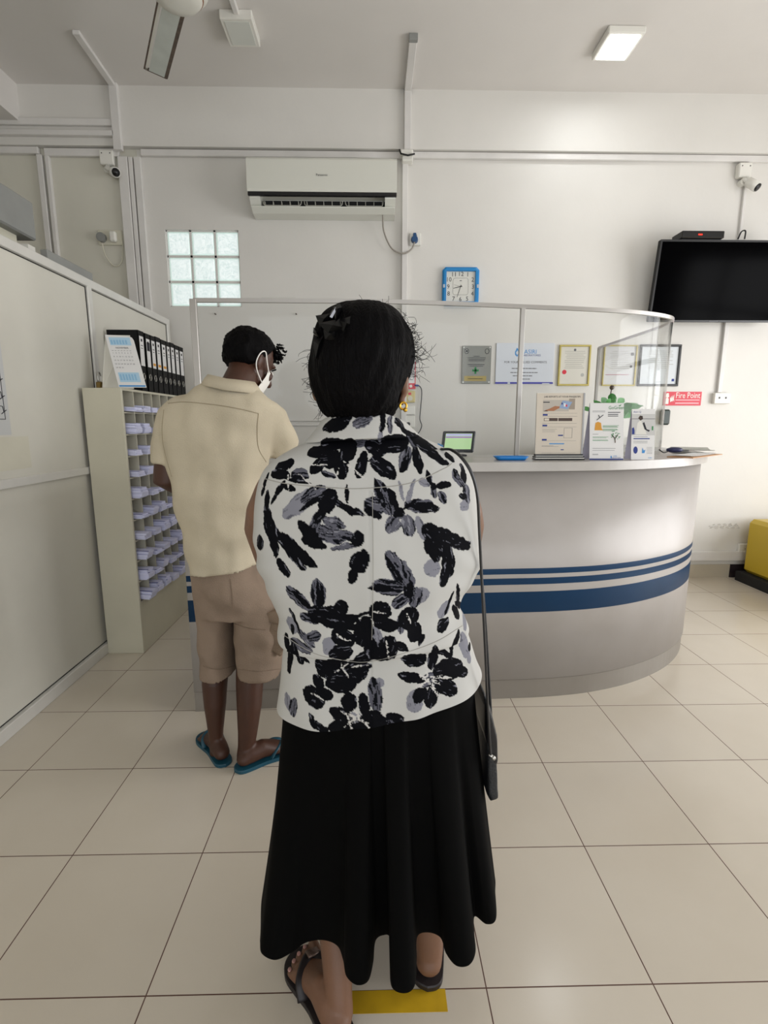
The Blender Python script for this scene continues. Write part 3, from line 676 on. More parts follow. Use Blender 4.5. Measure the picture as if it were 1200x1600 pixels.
b.poly([(.02+.010*math.cos(k*.4), H_*.19+.017*math.sin(k*.4), .0008) for k in range(16)], M_navy); b.poly([(.05, H_*.13, .0008), (.052, H_*.24, .0008), (.058, H_*.18, .0008), (.066, H_*.20, .0008), (.062, H_*.13, .0008)], M_sky)
lines(b, .072, .098, [H_*q for q in (.24, .21, .18, .15, .12)], t=.001); b.text('ASIRI', .008, .088, .006, .0008, M_sky)
b.build('printing', o)
# potted plant behind the cards
o = thing('potted_plant', (1.29, 2.78, CTZ), 'leafy green plant in a pale pot behind the signs', 'plant')
b = MB(); prof = [(.045, 0), (.055, .02), (.06, .10), (.065, .12), (.058, .12), (.052, .10)]
b.loft([[(1.39+r_*math.cos(t*math.pi/12), 2.97+r_*math.sin(t*math.pi/12), CTZ+z_) for t in range(24)] for r_, z_ in prof], M_part); b.build('pot', o)
b = MB(); rr = random.Random(5)
def leaf(b, base, d, L, w, m, bend=.3):
    base = Vector(base); d = Vector(d).normalized(); side = d.cross(Vector((rr.uniform(-.6, .6), -1, rr.uniform(-.2, .6)))).normalized()*w; vs = []; fs = []
    for i in range(6):
        t = i/5; c = base+d*L*t+Vector((0, 0, -bend*L*t*t)); ww = math.sin(math.pi*min(1, t*.9+.08))*(1-t*.3); vs += [c-side*ww, c+Vector((0, 0, -.004)), c+side*ww]
    for i in range(5): a = i*3; fs += [[a, a+1, a+4, a+3], [a+1, a+2, a+5, a+4]]
    b.add(vs, fs, m, True)
for k in range(30):
    a = rr.uniform(0, 6.28); el = rr.uniform(.5, 1.6); d = (math.cos(a)*.6, math.sin(a)*.45, el)
    L0 = rr.uniform(.07, .19); base = Vector((1.39, 2.97, CTZ+.11))+Vector(d).normalized()*L0
    b.tube([(1.39, 2.97, CTZ+.1), base], .002, M_leaf, n=5); leaf(b, base, (math.cos(a)*.7, math.sin(a)*.4, el*.7), rr.uniform(.07, .10), rr.uniform(.020, .030), M_leaf, .35)
b.tube([(1.37, 2.96, CTZ+.1), (1.36, 2.95, CTZ+.30), (1.365, 2.94, CTZ+.37)], .003, M_brown, n=6); b.ball((1.365, 2.94, CTZ+.37), .014, M_brown, 8, 6)
b.build('foliage', o)
# glass cup and figurine-like items behind cards (between them)
o = thing('glass_tumbler', (1.225, 2.50, CTZ), 'small clear glass tumbler behind the gap between the white cards', 'glass')
b = MB(); b.loft([[(1.262+r_*math.cos(t*math.pi/10), 2.56+r_*math.sin(t*math.pi/10), CTZ+z_) for t in range(20)] for r_, z_ in ((.02, 0), (.03, .004), (.034, .10), (.031, .10), (.026, .01))], M_glass); b.build('bowl', o)
b = MB(); b.cyl((1.262, 2.56, CTZ), .031, .004, M_steel); b.build('base_disc', o)
# papers and mouse-like stapler on the right end
fb = MB(); fb.M = Matrix.Translation((1.70, 2.655, CTZ)) @ Matrix.Rotation(R(40), 4, 'Z'); fb.box((-.25, -.075, 0), (.20, .045, .004), mat('brown_card', 'b98a5e', .6))
o = tag(fb.build('folder'), 'thin brown folder lying flat under the papers at the counter end', 'folder')
def sheet(cx, cy, w, h, ang, z, m, name, label, curl=.012):
    b = MB(); n = 10; vs = []; fs = []
    for i in range(n+1):
        for j in range(2):
            x = (i/n-.5)*w; y = (j-.5)*h; c, s_ = math.cos(R(ang)), math.sin(R(ang)); zz = z+curl*(abs(i/n-.5)*2)**3
            for dz in (0, .0012): vs.append((cx+c*x-s_*y, cy+s_*x+c*y, zz+dz))
    for i in range(n):
        a = i*4; fs += [[a, a+4, a+6, a+2], [a+1, a+3, a+7, a+5], [a, a+1, a+5, a+4], [a+2, a+6, a+7, a+3]]
    fs += [[0, 2, 3, 1], [n*4, n*4+1, n*4+3, n*4+2]]
    b.add(vs, fs, m); return tag(b.build(name), label, 'paper')
sheet(1.70, 2.665, .40, .11, 40, CTZ+.0045, M_paper, 'paper_sheet', 'white sheet on the folder at the right counter end', .003)
sheet(1.88, 2.97, .36, .20, 62, CTZ+.014, mat('newsprint', 'b9bab2', .7), 'newspaper', 'grey folded papers lying at the far right of the counter', .008)
o = thing('computer_mouse', (1.72, 3.03, CTZ), 'small dark blue mouse on the papers at the counter end', 'mouse')
b = MB(); p = atZ(1054, 703, 1.175); b.ball((p.x, p.y, 1.175), (.045, .03, .016), mat('mouse_navy', '20244e', .3)); b.build('shell', o)
b = MB(); b.tube(spl([(p.x-.03, p.y, 1.170), (p.x-.06, p.y-.03, 1.166), (p.x-.09, p.y-.05, 1.164), (p.x-.11, p.y-.04, 1.18)], 12), .003, M_blackm, n=6); b.build('cord', o)
b = MB(); b.box((1.70, 3.10, CTZ), (1.95, 3.40, CTZ+.008), M_paper); tag(b.build('paper_stack'), 'low stack of white paper under the mouse at the counter end', 'paper')

# ================================================================== THINGS ON THE BACK WALL
def wl(px, py): return atY(px, py, YB)
def wall_panel(name, label, cat, x0, z0_, x1, z1_, th=.015):
    o = thing(name, ((x0+x1)/2, YB, z0_), label, cat)
    T = Matrix.Translation((x0, YB-.0005, z0_)) @ WALLM
    return o, T, x1-x0, z1_-z0_
def frame(b, W_, H_, t, d, m):
    b.box((0, 0, 0), (W_, t, d), m, .002); b.box((0, H_-t, 0), (W_, H_, d), m, .002); b.box((0, t, 0), (t, H_-t, d), m, .002); b.box((W_-t, t, 0), (W_, H_-t, d), m, .002)
# plaque
o, T, W_, H_ = wall_panel('plaque', 'grey metal plaque with a green cross and a gold strip', 'plaque', .712, 1.633, .945, 1.925)
b = MB(); b.M = T; b.box((0, 0, 0), (W_, H_, .01), M_steeld, .002); b.build('plate', o)
b = MB(); b.M = T; z = .0105; cx = W_*.47; cy = H_*.35
b.box((cx-.026, cy-.008, z), (cx+.026, cy+.008, z+.001), M_green); b.box((cx-.008, cy-.026, z), (cx+.008, cy+.026, z+.001), M_green)
b.box((.02, .02, z), (W_-.035, .06, z+.001), mat('brass_strip', 'a2915a', .4, .4)); lines(b, .05, .19, [], M_inkd)
for yy, a_, c_ in ((.72, .09, .14), (.68, .045, .19), (.64, .05, .185), (.60, .05, .18), (.50, .045, .18), (.46, .06, .17)): b.box((a_, H_*yy, z), (c_, H_*yy+.004, z+.0008), M_inkd)
for a_, c_ in ((.05, .17),): b.box((a_, .036, z+.001), (c_, .040, z+.0016), M_inkd)
for cx_ in (.035, W_-.035): b.tube([(cx_+.016*math.cos(t*.5236), H_*.86+.02*math.sin(t*.5236), z) for t in range(13)], .002, M_inkd, n=5)
b.box((.028, H_*.84, z), (.042, H_*.88, z+.001), M_inkd); b.build('engraving', o)
b = MB(); b.M = T
for x in (.012, W_-.012):
    for y in (.012, H_-.012): b.cyl((x, y, .01), .006, .004, M_steel, n=12)
b.build('screws', o)
# comments board
o, T, W_, H_ = wall_panel('notice_board', 'white board reading FOR YOUR VALUED COMMENTS beside the plaque', 'sign', .984, 1.632, 1.452, 1.948)
M_brd = mat('board_white', 'd7dbe2', .35)
b = MB(); b.M = T; b.box((0, 0, 0), (W_, H_, .008), M_brd, .002); b.build('board', o)
b = MB(); b.M = T; z = .0085
b.box((0, 0, z), (W_, .014, z+.001), mat('ink_violet', '4b4aa8', .6)); b.box((.10, .0, z+.001), (.12, .012, z+.0018), M_brd); b.box((.38, 0, z+.001), (.44, .006, z+.0018), M_brd)
b.text('ASIRI', .046, .275, H_-.082, z, M_sky); b.text('LABORATORIES', .021, .285, H_-.101, z, M_navy)
b.poly([(.15, H_-.07, z), (.165, H_-.035, z), (.185, H_-.06, z), (.185, H_-.09, z), (.167, H_-.105, z), (.152, H_-.09, z)], M_sky); b.poly([(.158, H_-.075, z+.001), (.168, H_-.055, z+.001), (.178, H_-.075, z+.001), (.168, H_-.095, z+.001)], M_brd)
b.text('FOR YOUR VALUED COMMENTS', .0235, W_*.51, H_-.155, z, M_inkd)
for yy, a_, c_ in ((.37, .13, .33), (.27, .12, .34), (.19, .14, .30), (.11, .22, .28)):
    x = a_
    while x < c_: ww = .012+.02*((x*997) % 1); b.box((x, H_*yy, z), (min(c_, x+ww), H_*yy+.006, z+.0008), M_ink); x += ww+.004
b.build('printing', o)
# certificates
def cert(name, label, x0, z0_, x1, z1_, fm, t, seal=None, paper='d8d4c9'):
    o, T, W_, H_ = wall_panel(name, label, 'certificate', x0, z0_, x1, z1_)
    b = MB(); b.M = T; frame(b, W_, H_, t, .016, fm); b.build('frame', o)
    b = MB(); b.M = T; b.box((t*.6, t*.6, .002), (W_-t*.6, H_-t*.6, .006), mat('cert_'+paper, paper, .5)); b.build('document', o)
    b = MB(); b.M = T; rr = random.Random(int(x0*100))
    for k in range(14):
        y = H_*(.84-.045*k)
        if seal and k > 9: continue
        a_ = .18+rr.random()*.08; b.box((W_*a_, y, .006), (W_*(.85-rr.random()*.12), y+.003, .0066), mat('ink_faint', 'a2a09a', .8))
    return o, b, W_, H_
o, b, W_, H_ = cert('framed_certificate', 'gold framed certificate with a red wax seal, right of the comments board', 1.49, 1.617, 1.745, 1.935, M_gold, .014, True)
b.cyl((W_*.2, H_*.34, .006), .017, .002, M_red, n=20); b.cyl((W_*.78, H_*.27, .006), .014, .001, mat('seal_grey', 'b0b0ac', .6), n=20); b.cyl((W_*.5, H_*.88, .006), .01, .001, M_ink, n=12); lines(b, W_*.4, W_*.62, [H_*.32], M_inkd); b.build('printing', o)
o, b, W_, H_ = cert('framed_certificate', 'thin gold framed certificate seen through the curved screen', 1.85, 1.617, 2.12, 1.935, M_gold, .010, True, 'd9d9db')
b.cyl((W_*.9-.01, H_*.78, .006), .014, .001, M_ink, n=16); b.cyl((W_*.85, H_*.48, .006), .01, .001, M_ink, n=16); b.box((W_*.1, H_*.27, .006), (W_*.8, H_*.285, .0068), mat('ink_pink', 'b06a7c', .6)); b.build('printing', o)
o, b, W_, H_ = cert('framed_certificate', 'black framed certificate just above the fire sign', 2.14, 1.615, 2.475, 1.94, M_black, .017, True, 'd5dade')
b.box((W_*.84, H_*.12, .006), (W_*.90, H_*.18, .007), M_navy); b.build('printing', o)
# fire point sign
a_ = wl(1040, 613); c_ = wl(1093, 633.5)
o, T, W_, H_ = wall_panel('fire_sign', 'red Fire Point sign with white lettering on the right wall', 'sign', 2.37, 1.462, 2.683, 1.572)
b = MB(); b.M = T; b.box((0, 0, 0), (W_, H_, .004), M_red); b.build('plate', o)
b = MB(); b.M = T; z = .0045; b.text('Fire Point', .066, .200, H_*.54, z, M_white, sx=.78); b.box((.10, H_*.36, z), (.30, H_*.44, z+.0005), mat('sign_pink', 'eda9b0', .5)); b.box((.10, H_*.12, z), (.295, H_*.22, z+.0005), mat('sign_pink', 'eda9b0', .5))
b.box((.018, .012, z), (.044, H_*.52, z+.0005), M_white); b.poly([(.014, H_*.62, z), (.024, H_*.9, z), (.04, H_*.9, z), (.046, H_*.6, z)], M_white); b.box((.024, H_*.52, z), (.036, H_*.62, z+.0005), M_white)
for k in range(3): b.poly([(.058+k*.011, H_*.25+k*.008, z), (.054+k*.011, H_*.5, z), (.066+k*.011, H_*(.72+.05*k), z), (.064+k*.011, H_*.5, z), (.07+k*.011, H_*.3, z)], M_white)
b.build('printing', o)
# clock
p0 = atY(692, 417, YB-.03); p1 = atY(747, 474, YB-.03)
o = thing('wall_clock', ((p0.x+p1.x)/2, YB, p1.z), 'blue rectangular wall clock with black numerals', 'clock')
x0, x1, z1_, z0_ = p0.x, p1.x+.003, p0.z, p1.z-.015; W_ = x1-x0; H_ = z1_-z0_
T = Matrix.Translation((x0, YB-.0005, z0_)) @ WALLM
b = MB(); b.M = T; ch = .022
oc = [(ch, 0), (W_-ch, 0), (W_, ch), (W_, H_-ch), (W_-ch, H_), (ch, H_), (0, H_-ch), (0, ch)]; t = .028; ic = [(t, t), (W_-t, t), (W_-t, t+.001), (W_-t, H_-t-.001), (W_-t, H_-t), (t, H_-t), (t, H_-t-.001), (t, t+.001)]
ic2 = [(min(max(x, t+.003), W_-t-.003), min(max(y, t+.003), H_-t-.003)) for x, y in ic]; mc = [(x*.92+W_*.04, y*.92+H_*.04) for x, y in oc]
b.loft([[(*p, 0) for p in oc], [(*p, .028) for p in oc], [(*p, .036) for p in mc], [(*p, .036) for p in ic], [(*p, .022) for p in ic2]], M_blue, smooth=False, capends=(True, False)); b.build('frame', o)
b = MB(); b.M = T; b.box((t-.002, t-.002, .012), (W_-t+.002, H_-t+.002, .022), mat('clock_face', 'd9d8d0', .4)); b.build('dial', o)
b = MB(); b.M = T; cx, cy = W_/2, H_/2
for k in range(1, 13):
    a = R(90-30*k); hx = (W_/2-t-.018); hy = (H_/2-t-.020); c, s_ = math.cos(a), math.sin(a); sc = 1/max(abs(c), abs(s_)*1.0); sc = min(sc, 1.12)
    b.text(str(k), .045, cx+c*hx*sc, cy+s_*hy*sc-.0155, .0225, M_inkd)
b.text('ajanta', .01, cx, cy+.04, .0225, M_ink) if False else b.box((cx-.008, cy+.040, .022), (cx+.008, cy+.045, .0226), M_ink)
b.tube([(p[0], p[1], .0225) for p in rrect(cx, cy, W_*.42, H_*.44, .018)]+[(cx+W_*.21, cy+H_*.22-.018, .0225)], .0008, M_ink, n=4); b.build('numerals', o)
b = MB(); b.M = T
def hand(a, L, w):
    a = R(90-a); d = Vector((math.cos(a), math.sin(a), 0)); n_ = Vector((-d.y, d.x, 0))*w; c = Vector((cx, cy, .024)); b.add([c-d*.012-n_, c-d*.012+n_, c+d*L+n_*.5, c+d*L-n_*.5], [(3, 2, 1, 0)], M_blackm)
hand(256, .058, .0028); b.build('hour_hand', o); b = MB(); b.M = T; hand(198, .082, .0022); b.build('minute_hand', o); b = MB(); b.M = T; hand(284, .055, .0008); b.build('second_hand', o)
for x in (.0, W_-.022):
    b = MB(); b.M = T; b.box((x+.004, cy-.012, .034), (x+.018, cy+.012, .040), mat('clip_silver', 'b8c4cc', .3)); b.build('side_clip', o)
# sockets and small wall things
def plate(name, label, cat, px0, py0, px1, py1, th=.03, m=M_white, group=None):
    a = wl(px0, py0); c = wl(px1, py1); o = thing(name, ((a.x+c.x)/2, YB, c.z), label, cat, group)
    T = Matrix.Translation((a.x, YB-.0005, c.z)) @ WALLM; b = MB(); b.M = T; b.box((0, 0, 0), (c.x-a.x, a.z-c.z, th), m, .004); b.build('face_plate', o)
    return o, T, c.x-a.x, a.z-c.z
o, T, W_, H_ = plate('wall_socket', 'small white socket beside the central trunking with a blue plug', 'socket', 640, 366, 657, 385)
b = MB(); b.M = T; b.cyl((W_*.6, H_*.8, .03), .004, .003, M_ink, n=10); b.build('switch', o)
o = thing('plug', (.33, YB-.03, 2.70), 'round dark blue plug pushed into the socket below the beam', 'plug')
b = MB(); b.M = T; cx, cy = W_*.42, H_*.42; b.cyl((cx, cy, .031), .028, .03, mat('plug_blue', '1d4a78', .4), n=20, r2=.022); b.box((cx-.012, cy-.0, .035), (cx+.012, cy+.042, .06), mat('plug_blue', '1d4a78', .4), .004); b.build('plug_body', o)
a0 = T @ Vector((cx, cy-.02, .05)); e0 = atY(598, 336, YB-.12)
b = MB(); b.tube(spl([tuple(e0), tuple(atY(600, 362, YB-.055)), tuple(atY(612, 388, YB-.055)), tuple(atY(630, 396, YB-.055)), tuple(atY(643, 389, YB-.04)), tuple(a0)], 30), .006, mat('cord_grey', '9b958c', .6), n=8); b.build('power_cord', o)
o, T, W_, H_ = plate('wall_socket', 'white socket on the right wall below the television trunking', 'socket', 1113, 614, 1136, 631, .035)
b = MB(); b.M = T
for x in (.3, .7): b.box((W_*x-.006, H_*.45, .035), (W_*x+.006, H_*.62, .037), M_ink)
b.build('switch', o)
o, T, W_, H_ = plate('wall_socket', 'white double socket low on the wall by the yellow bench', 'socket', 1152, 849, 1180, 867, .03)
b = MB(); b.M = T
for x, y in ((.3, .6), (.2, .35), (.4, .35), (.75, .6)): b.cyl((W_*x, H_*y, .03), .004, .001, M_ink, n=8)
b.build('pin_holes', o)
# left pair of plugs
o, T, W_, H_ = plate('wall_socket', 'pair of cream sockets on the left wall with two plugs and a loop of wire', 'socket', 153, 360, 193, 384, .012, M_cream)
b = MB(); b.M = T; b.cyl((W_*.2, H_*.45, .012), .032, .035, M_grey, n=18); b.build('round_plug', o)
b = MB(); b.M = T; b.box((W_*.55, H_*.15, .012), (W_*.82, H_*.85, .05), M_white, .01); b.build('square_plug', o)
p_ = [T @ Vector((W_*.2, H_*.1, .03)), T @ Vector((W_*.28, -.08, .02)), T @ Vector((W_*.6, -.15, .015)), T @ Vector((W_*.92, -.11, .015)), T @ Vector((W_, 0.02, .012))]
b = MB(); b.tube(spl([tuple(q) for q in p_], 24), .004, M_cream, n=7); b.build('wire_loop', o)
# dirty edge to socket (smudge lives on the plate)
# stack right of the woman's ear
o, T, W_, H_ = plate('thermometer_board', 'narrow white and red board partly hidden by the woman ear', 'board', 630, 565, 649, 608, .01, M_paper)
b = MB(); b.M = T; b.box((0, 0, .01), (W_, .045, .014), M_red, .001); b.cyl((W_*.62, .022, .014), .012, .002, M_white, n=14); b.box((W_-.006, .045, .01), (W_, H_, .012), M_red)
for k in range(6): b.box((W_*.35, .07+k*.022, .01), (W_*.8, .074+k*.022, .0112), M_ink)
b.build('printing', o)
o, T, W_, H_ = plate('switch_box', 'yellowish square switch with a red mark beside the woman earring', 'switch', 633, 611, 648, 629, .03, mat('aged_plastic', 'cfc083', .4))
b = MB(); b.M = T; b.box((W_*.3, H_*.65, .03), (W_*.6, H_*.85, .032), M_red); b.cyl((W_*.5, H_*.35, .03), .02, .004, M_cream, n=18); b.build('button', o)
o, T, W_, H_ = plate('wall_socket', 'upper white wall socket just below the yellowish switch', 'socket', 629, 634, 648, 648, .02)
b = MB(); b.M = T; b.box((W_*.3, H_*.3, .02), (W_*.42, H_*.7, .022), M_cream); b.build('switch', o)
o, T, W_, H_ = plate('wall_socket', 'lower white wall socket with a dark plug, behind the woman collar', 'socket', 629, 650, 648, 668, .02)
b = MB(); b.M = T; b.cyl((W_*.45, H_*.3, .02), .016, .02, M_blackm, n=12); b.build('dark_plug', o)
b = MB(); b.tube(spl([tuple(atY(x, y, YB-.015)) for x, y in ((648, 602), (655, 603), (659, 612), (657, 640), (656, 655), (659, 665), (655, 675), (650, 680))], 30), .004, M_blackm, n=6)
b.tube([tuple(atY(648, 602, YB-.015)), tuple(atY(654, 602.5, YB-.015))], .007, M_navy, n=8)
tag(b.build('charging_cable'), 'thin dark cable hanging down the wall right of the woman head', 'cable')
o = thing('wall_handset', (2.3, YB, 1.3), 'black handset on the wall just right of the curved screen edge', 'handset')
a = wl(1030, 640); c = wl(1042, 664); b = MB(); b.box((a.x, YB-.045, c.z), (c.x, YB-.001, a.z), mat('handset_dark', '24332e', .3), .012); b.build('handset_body', o)
# nails in the wall
for k, (x, y) in enumerate(((337, 491), (463, 491))):
    p = wl(x, y); b = MB(); b.cyl((p.x, YB-.02, p.z), .005, .02, M_brown, 'y', 8); tag(b.build('nail'), ('bare nail in the wall above the man head', 'bare nail in the wall just left of the woman hair')[k], 'nail')
# ------------------------------------------------------------------ air conditioner
a = atY(383, 246, YB-.20); c = atY(622, 246, YB-.20)
x0, x1 = atY(387, 300, YB-.2).x, atY(620, 310, YB-.2).x
o = thing('air_conditioner', ((x0+x1)/2, YB, 2.9), 'white wall air conditioner with open louvre above the people', 'air conditioner')
zt = atY(500, 246, YB-.2).z; zb = atY(500, 331, YB-.16).z; zg = atY(500, 302, YB-.2).z; zt = min(zt, 3.25)
M_ac = mat('ac_white', 'dcdcd2', .12, coat=.5)
prof = [(YB-.001, zt), (YB-.17, zt), (YB-.205, zt-.03), (YB-.212, zg+.008), (YB-.20, zg-.006), (YB-.195, zg-.03), (YB-.15, zb+.03), (YB-.11, zb+.004), (YB-.001, zb)]
# body made from end caps plus skin so the vent recess stays open
vx0, vx1 = x0+.085, x1-.085
b = MB()
def extr(b, prof, xa, xb, m):
    n = len(prof); b.add([(xa, *p) for p in prof]+[(xb, *p) for p in prof], [list(range(n)), list(range(n, 2*n))[::-1]]+[[i, i+n, (i+1) % n+n, (i+1) % n] for i in range(n)], m)
extr(b, prof, x0+.01, vx0, M_ac); extr(b, prof, vx1, x1-.01, M_ac)
prof2 = [(YB-.001, zt), (YB-.17, zt), (YB-.195, zt-.03), (YB-.20, zg+.008), (YB-.10, zg-.01), (YB-.08, zb+.03), (YB-.105, zb+.015), (YB-.12, zb+.004), (YB-.001, zb)]
extr(b, prof2, vx0, vx1, M_ac); b.build('body', o)
b = MB(); extr(b, [(YB-.20, zt-.003), (YB-.215, zt-.02), (YB-.222, zg+.02), (YB-.215, zg+.004), (YB-.20, zg+.004)], x0, x1, M_ac); b.text; b.build('front_panel', o)
b = MB(); b.M = Matrix.Translation(((x0+x1)/2, YB-.2225, atY(502, 275, YB-.22).z)) @ WALLM; b.text('Panasonic', .021, 0, 0, 0, M_inkd); b.build('logo', o)
b = MB(); b.box((x0+.002, YB-.214, zg-.022), (x1-.002, YB-.19, zg+.003), M_black, .003); b.build('dark_strip', o)
b = MB(); b.box((vx0, YB-.10, zb+.03), (vx1, YB-.085, zg-.012), M_blackm); b.build('vent_back', o)
b = MB(); n3 = (vx1-vx0)/3
for k in range(3):
    xa = vx0+k*n3+.01; xb = xa+n3-.02; zz = zb+.045
    b.tube([(xa, YB-.14, zg-.03), (xa+.005, YB-.145, zz+.008), (xa+.015, YB-.148, zz), (xb-.015, YB-.148, zz), (xb-.005, YB-.145, zz+.008), (xb, YB-.14, zg-.03)], .003, M_part, n=6)
for k in range(15): xx = vx0+.02+k*(vx1-vx0-.04)/14; b.box((xx, YB-.14, zb+.03), (xx+.003, YB-.10, zg-.03), M_part)
b.build('louvre_grille', o)
b = MB(); b.M = Matrix.Translation((0, YB-.150, zb+.012)) @ Matrix.Rotation(R(-25), 4, 'X'); b.box((vx0-.07, -.035, -.003), (vx1+.07, .03, .004), M_ac, .002); b.build('flap', o)
# ------------------------------------------------------------------ CCTV cameras
def cctv(label, p, aim, s=1.0):
    o = thing('security_camera', p, label, 'camera'); p = Vector(p)
    b = MB(); b.box((p.x-.05, YB-.05, p.z), (p.x+.05, YB, p.z+.10), M_white, .006)
    for x in (-.03, .03): b.cyl((p.x+x, YB-.052, p.z+.075), .004, .003, M_inkd, 'y', 8)
    b.build('junction_box', o)
    q = p+Vector((aim[0]*.12, -.08, -.065)); a = Vector(aim).normalized()
    b = MB(); b.tube([p+Vector((0, -.03, 0)), p+Vector((0, -.06, -.03)), q], .014, M_white, n=10); b.cyl((p.x, YB-.045, p.z-.03), .025, .045, M_white, 'y', 16); b.build('bracket', o)
    b = MB(); b.tube([q-a*.05, q-a*.045, q+a*.045], [.022, .032, .034], M_white, n=20); b.build('camera_body', o)
    b = MB(); b.tube([q+a*.043, q+a*.052], [.027, .027], M_black, n=20); b.build('lens', o)
p = wl(172, 262); cctv('small white bullet camera under a box on the left wall', (p.x, YB, p.z), (.55, -.75, -.35))
p = wl(1157, 281); cctv('small white bullet camera on the right wall above the television', (p.x, YB, p.z), (.35, -.5, -.55))
# ------------------------------------------------------------------ television
p0 = atY(1030, 376, 3.98); p1 = atY(1013, 503, 4.06)
o = tv = thing('television', (2.6, YB, 2.1), 'wide black flat television hung on the wall at right, switched off', 'television')
HT = .60; T = Matrix.Translation((p1.x, 4.06, p1.z)) @ Matrix.Rotation(R(8), 4, 'X') @ WALLM
b = MB(); b.M = T; b.box((0, 0, -.04), (1.0, HT-.03, -.002), M_blackm, .006); b.box((0, 0, -.002), (1.0, .014, .006), M_black); b.box((0, HT-.044, -.002), (1.0, HT-.03, .006), M_black); b.box((0, .014, -.002), (.012, HT-.044, .006), M_black); b.box((.988, .014, -.002), (1., HT-.044, .006), M_black); b.build('bezel', o)
b = MB(); b.M = T; b.box((.012, .014, -.002), (.988, HT-.044, .001), mat('tv_screen', '020203', .12, spec=.02)); b.build('display', o)
b = MB(); b.M = T; b.box((.47, .003, .006), (.54, .010, .007), M_ink); b.build('brand_mark', o)
b = MB(); b.box((2.4, YB-.075, 2.2), (2.8, YB-.003, 2.5), M_blackm); b.build('wall_bracket', o)
# set top box
tz_ = (T @ Vector((0, HT-.03, -.02))); 
o = thing('set_top_box', (2.42, tz_.y, tz_.z), 'small black receiver with a red light on top of the television', 'receiver')
a = atY(1061, 375, tz_.y); c = atY(1128, 362, tz_.y)
b = MB(); b.box((a.x, tz_.y-.035, tz_.z+.006), (c.x, tz_.y+.10, tz_.z+.055), M_black, .004); b.build('casing', o)
b = MB(); b.box((a.x+.12, tz_.y-.0365, tz_.z+.025), (a.x+.15, tz_.y-.034, tz_.z+.033), mat('red_led', 'ff2010', .4, emit='ff2818', estr=2.5)); b.build('red_light', o)
b = MB(); b.box((a.x+.01, tz_.y-.01, tz_.z+.002), (c.x-.01, tz_.y+.06, tz_.z+.006), M_blackm); b.build('feet', o)
b = MB(); q = tz_+Vector((.34, .03, .022))
b.tube(spl([q+Vector((0, 0, 0)), q+Vector((.02, 0, .035)), q+Vector((.06, 0, .05)), q+Vector((.09, 0, .02)), q+Vector((.09, 0, 0))], 20), .004, M_navy, n=6)
b.tube(spl([q+Vector((.03, 0, 0)), q+Vector((.05, 0, .04)), q+Vector((.07, 0, .01)), q+Vector((.10, 0, .03)), q+Vector((.11, 0, 0))], 20), .004, M_blackm, n=6)
b.tube(spl([q+Vector((.27, 0, 0)), q+Vector((.29, 0, .05)), q+Vector((.32, 0, .055)), q+Vector((.32, 0, 0))], 16), .005, M_blackm, n=6)
tag(b.build('cable_loops'), 'loops of blue and black cable behind the television top edge', 'cable')
# ------------------------------------------------------------------ yellow bench at right
o = thing('bench', (3.5, 3.7, 0), 'yellow vinyl bench with a black plinth at the right edge', 'bench')
b = MB(); b.box((3.13, 3.0, .08), (3.85, 4.09, .535), M_yel, .03); b.build('upholstery', o)
b = MB(); b.box((3.09, 3.0, 0), (3.83, 4.10, .08), M_blackm); b.build('plinth', o)

# ================================================================== CEILING
o = thing('ceiling_light', (1.555, 3.62, HC), 'lit square ceiling light with white glow on the right', 'ceiling light')
b = MB(); b.box((1.44, 3.50, HC-.042), (1.67, 3.75, HC), M_white, .006); b.build('housing', o)
b = MB(); b.box((1.462, 3.522, HC-.046), (1.648, 3.728, HC-.042), mat('light_on', 'ffffff', .5, emit='fbfdff', estr=12)); b.build('diffuser', o)
l = area('lamp_glow', (1.555, 3.625, HC-.05), (0, 0, 0), .18, .18, 2.6, (.95, .98, 1))
o = thing('ceiling_light', (-.8, 3.56, HC), 'unlit square ceiling light behind the fan blade', 'ceiling light')
b = MB(); b.box((-.89, 3.43, HC-.05), (-.70, 3.66, HC), M_white, .004); b.build('housing', o)
b = MB(); b.box((-.868, 3.452, HC-.053), (-.722, 3.638, HC-.05), M_diff); b.build('diffuser', o)
b = MB(); b.box((-.805, 3.2, HC-.03), (-.775, 3.435, HC), M_trunk, .003); b.build('feed_trunking', o)
# fan
FC = atZ(277, -6, 3.36); fx, fy = FC.x, FC.y
o = fan = thing('ceiling_fan', (fx, fy, 3.3), 'white three-blade ceiling fan with worn brown blade edges', 'fan')
b = MB(); prof = [(.004, -.06), (.06, -.057), (.10, -.049), (.116, -.032)]
b.loft([[(fx+r_*math.cos(t*math.pi/20), fy+r_*math.sin(t*math.pi/20), 3.39+z_) for t in range(40)] for r_, z_ in prof], M_fan, capends=(True, False)); b.build('hub_cap', o)
b = MB(); prof = [(.116, -.032), (.122, -.026), (.122, -.018), (.116, -.016)]
b.loft([[(fx+r_*math.cos(t*math.pi/20), fy+r_*math.sin(t*math.pi/20), 3.39+z_) for t in range(40)] for r_, z_ in prof], mat('fan_copper_ring', '8d5a38', .4, .4)); b.build('copper_ring', o)
b = MB(); prof = [(.118, -.018), (.145, .0), (.15, .03), (.11, .06), (.05, .08), (.03, .09)]
b.loft([[(fx+r_*math.cos(t*math.pi/20), fy+r_*math.sin(t*math.pi/20), 3.39+z_) for t in range(40)] for r_, z_ in prof], M_fan); b.build('motor', o)
b = MB(); b.cyl((fx, fy, 3.47), .014, HC-3.47, M_fan, n=16); b.cyl((fx, fy, HC-.07), .05, .07, M_fan, n=20, r2=.06); b.build('down_rod', o)
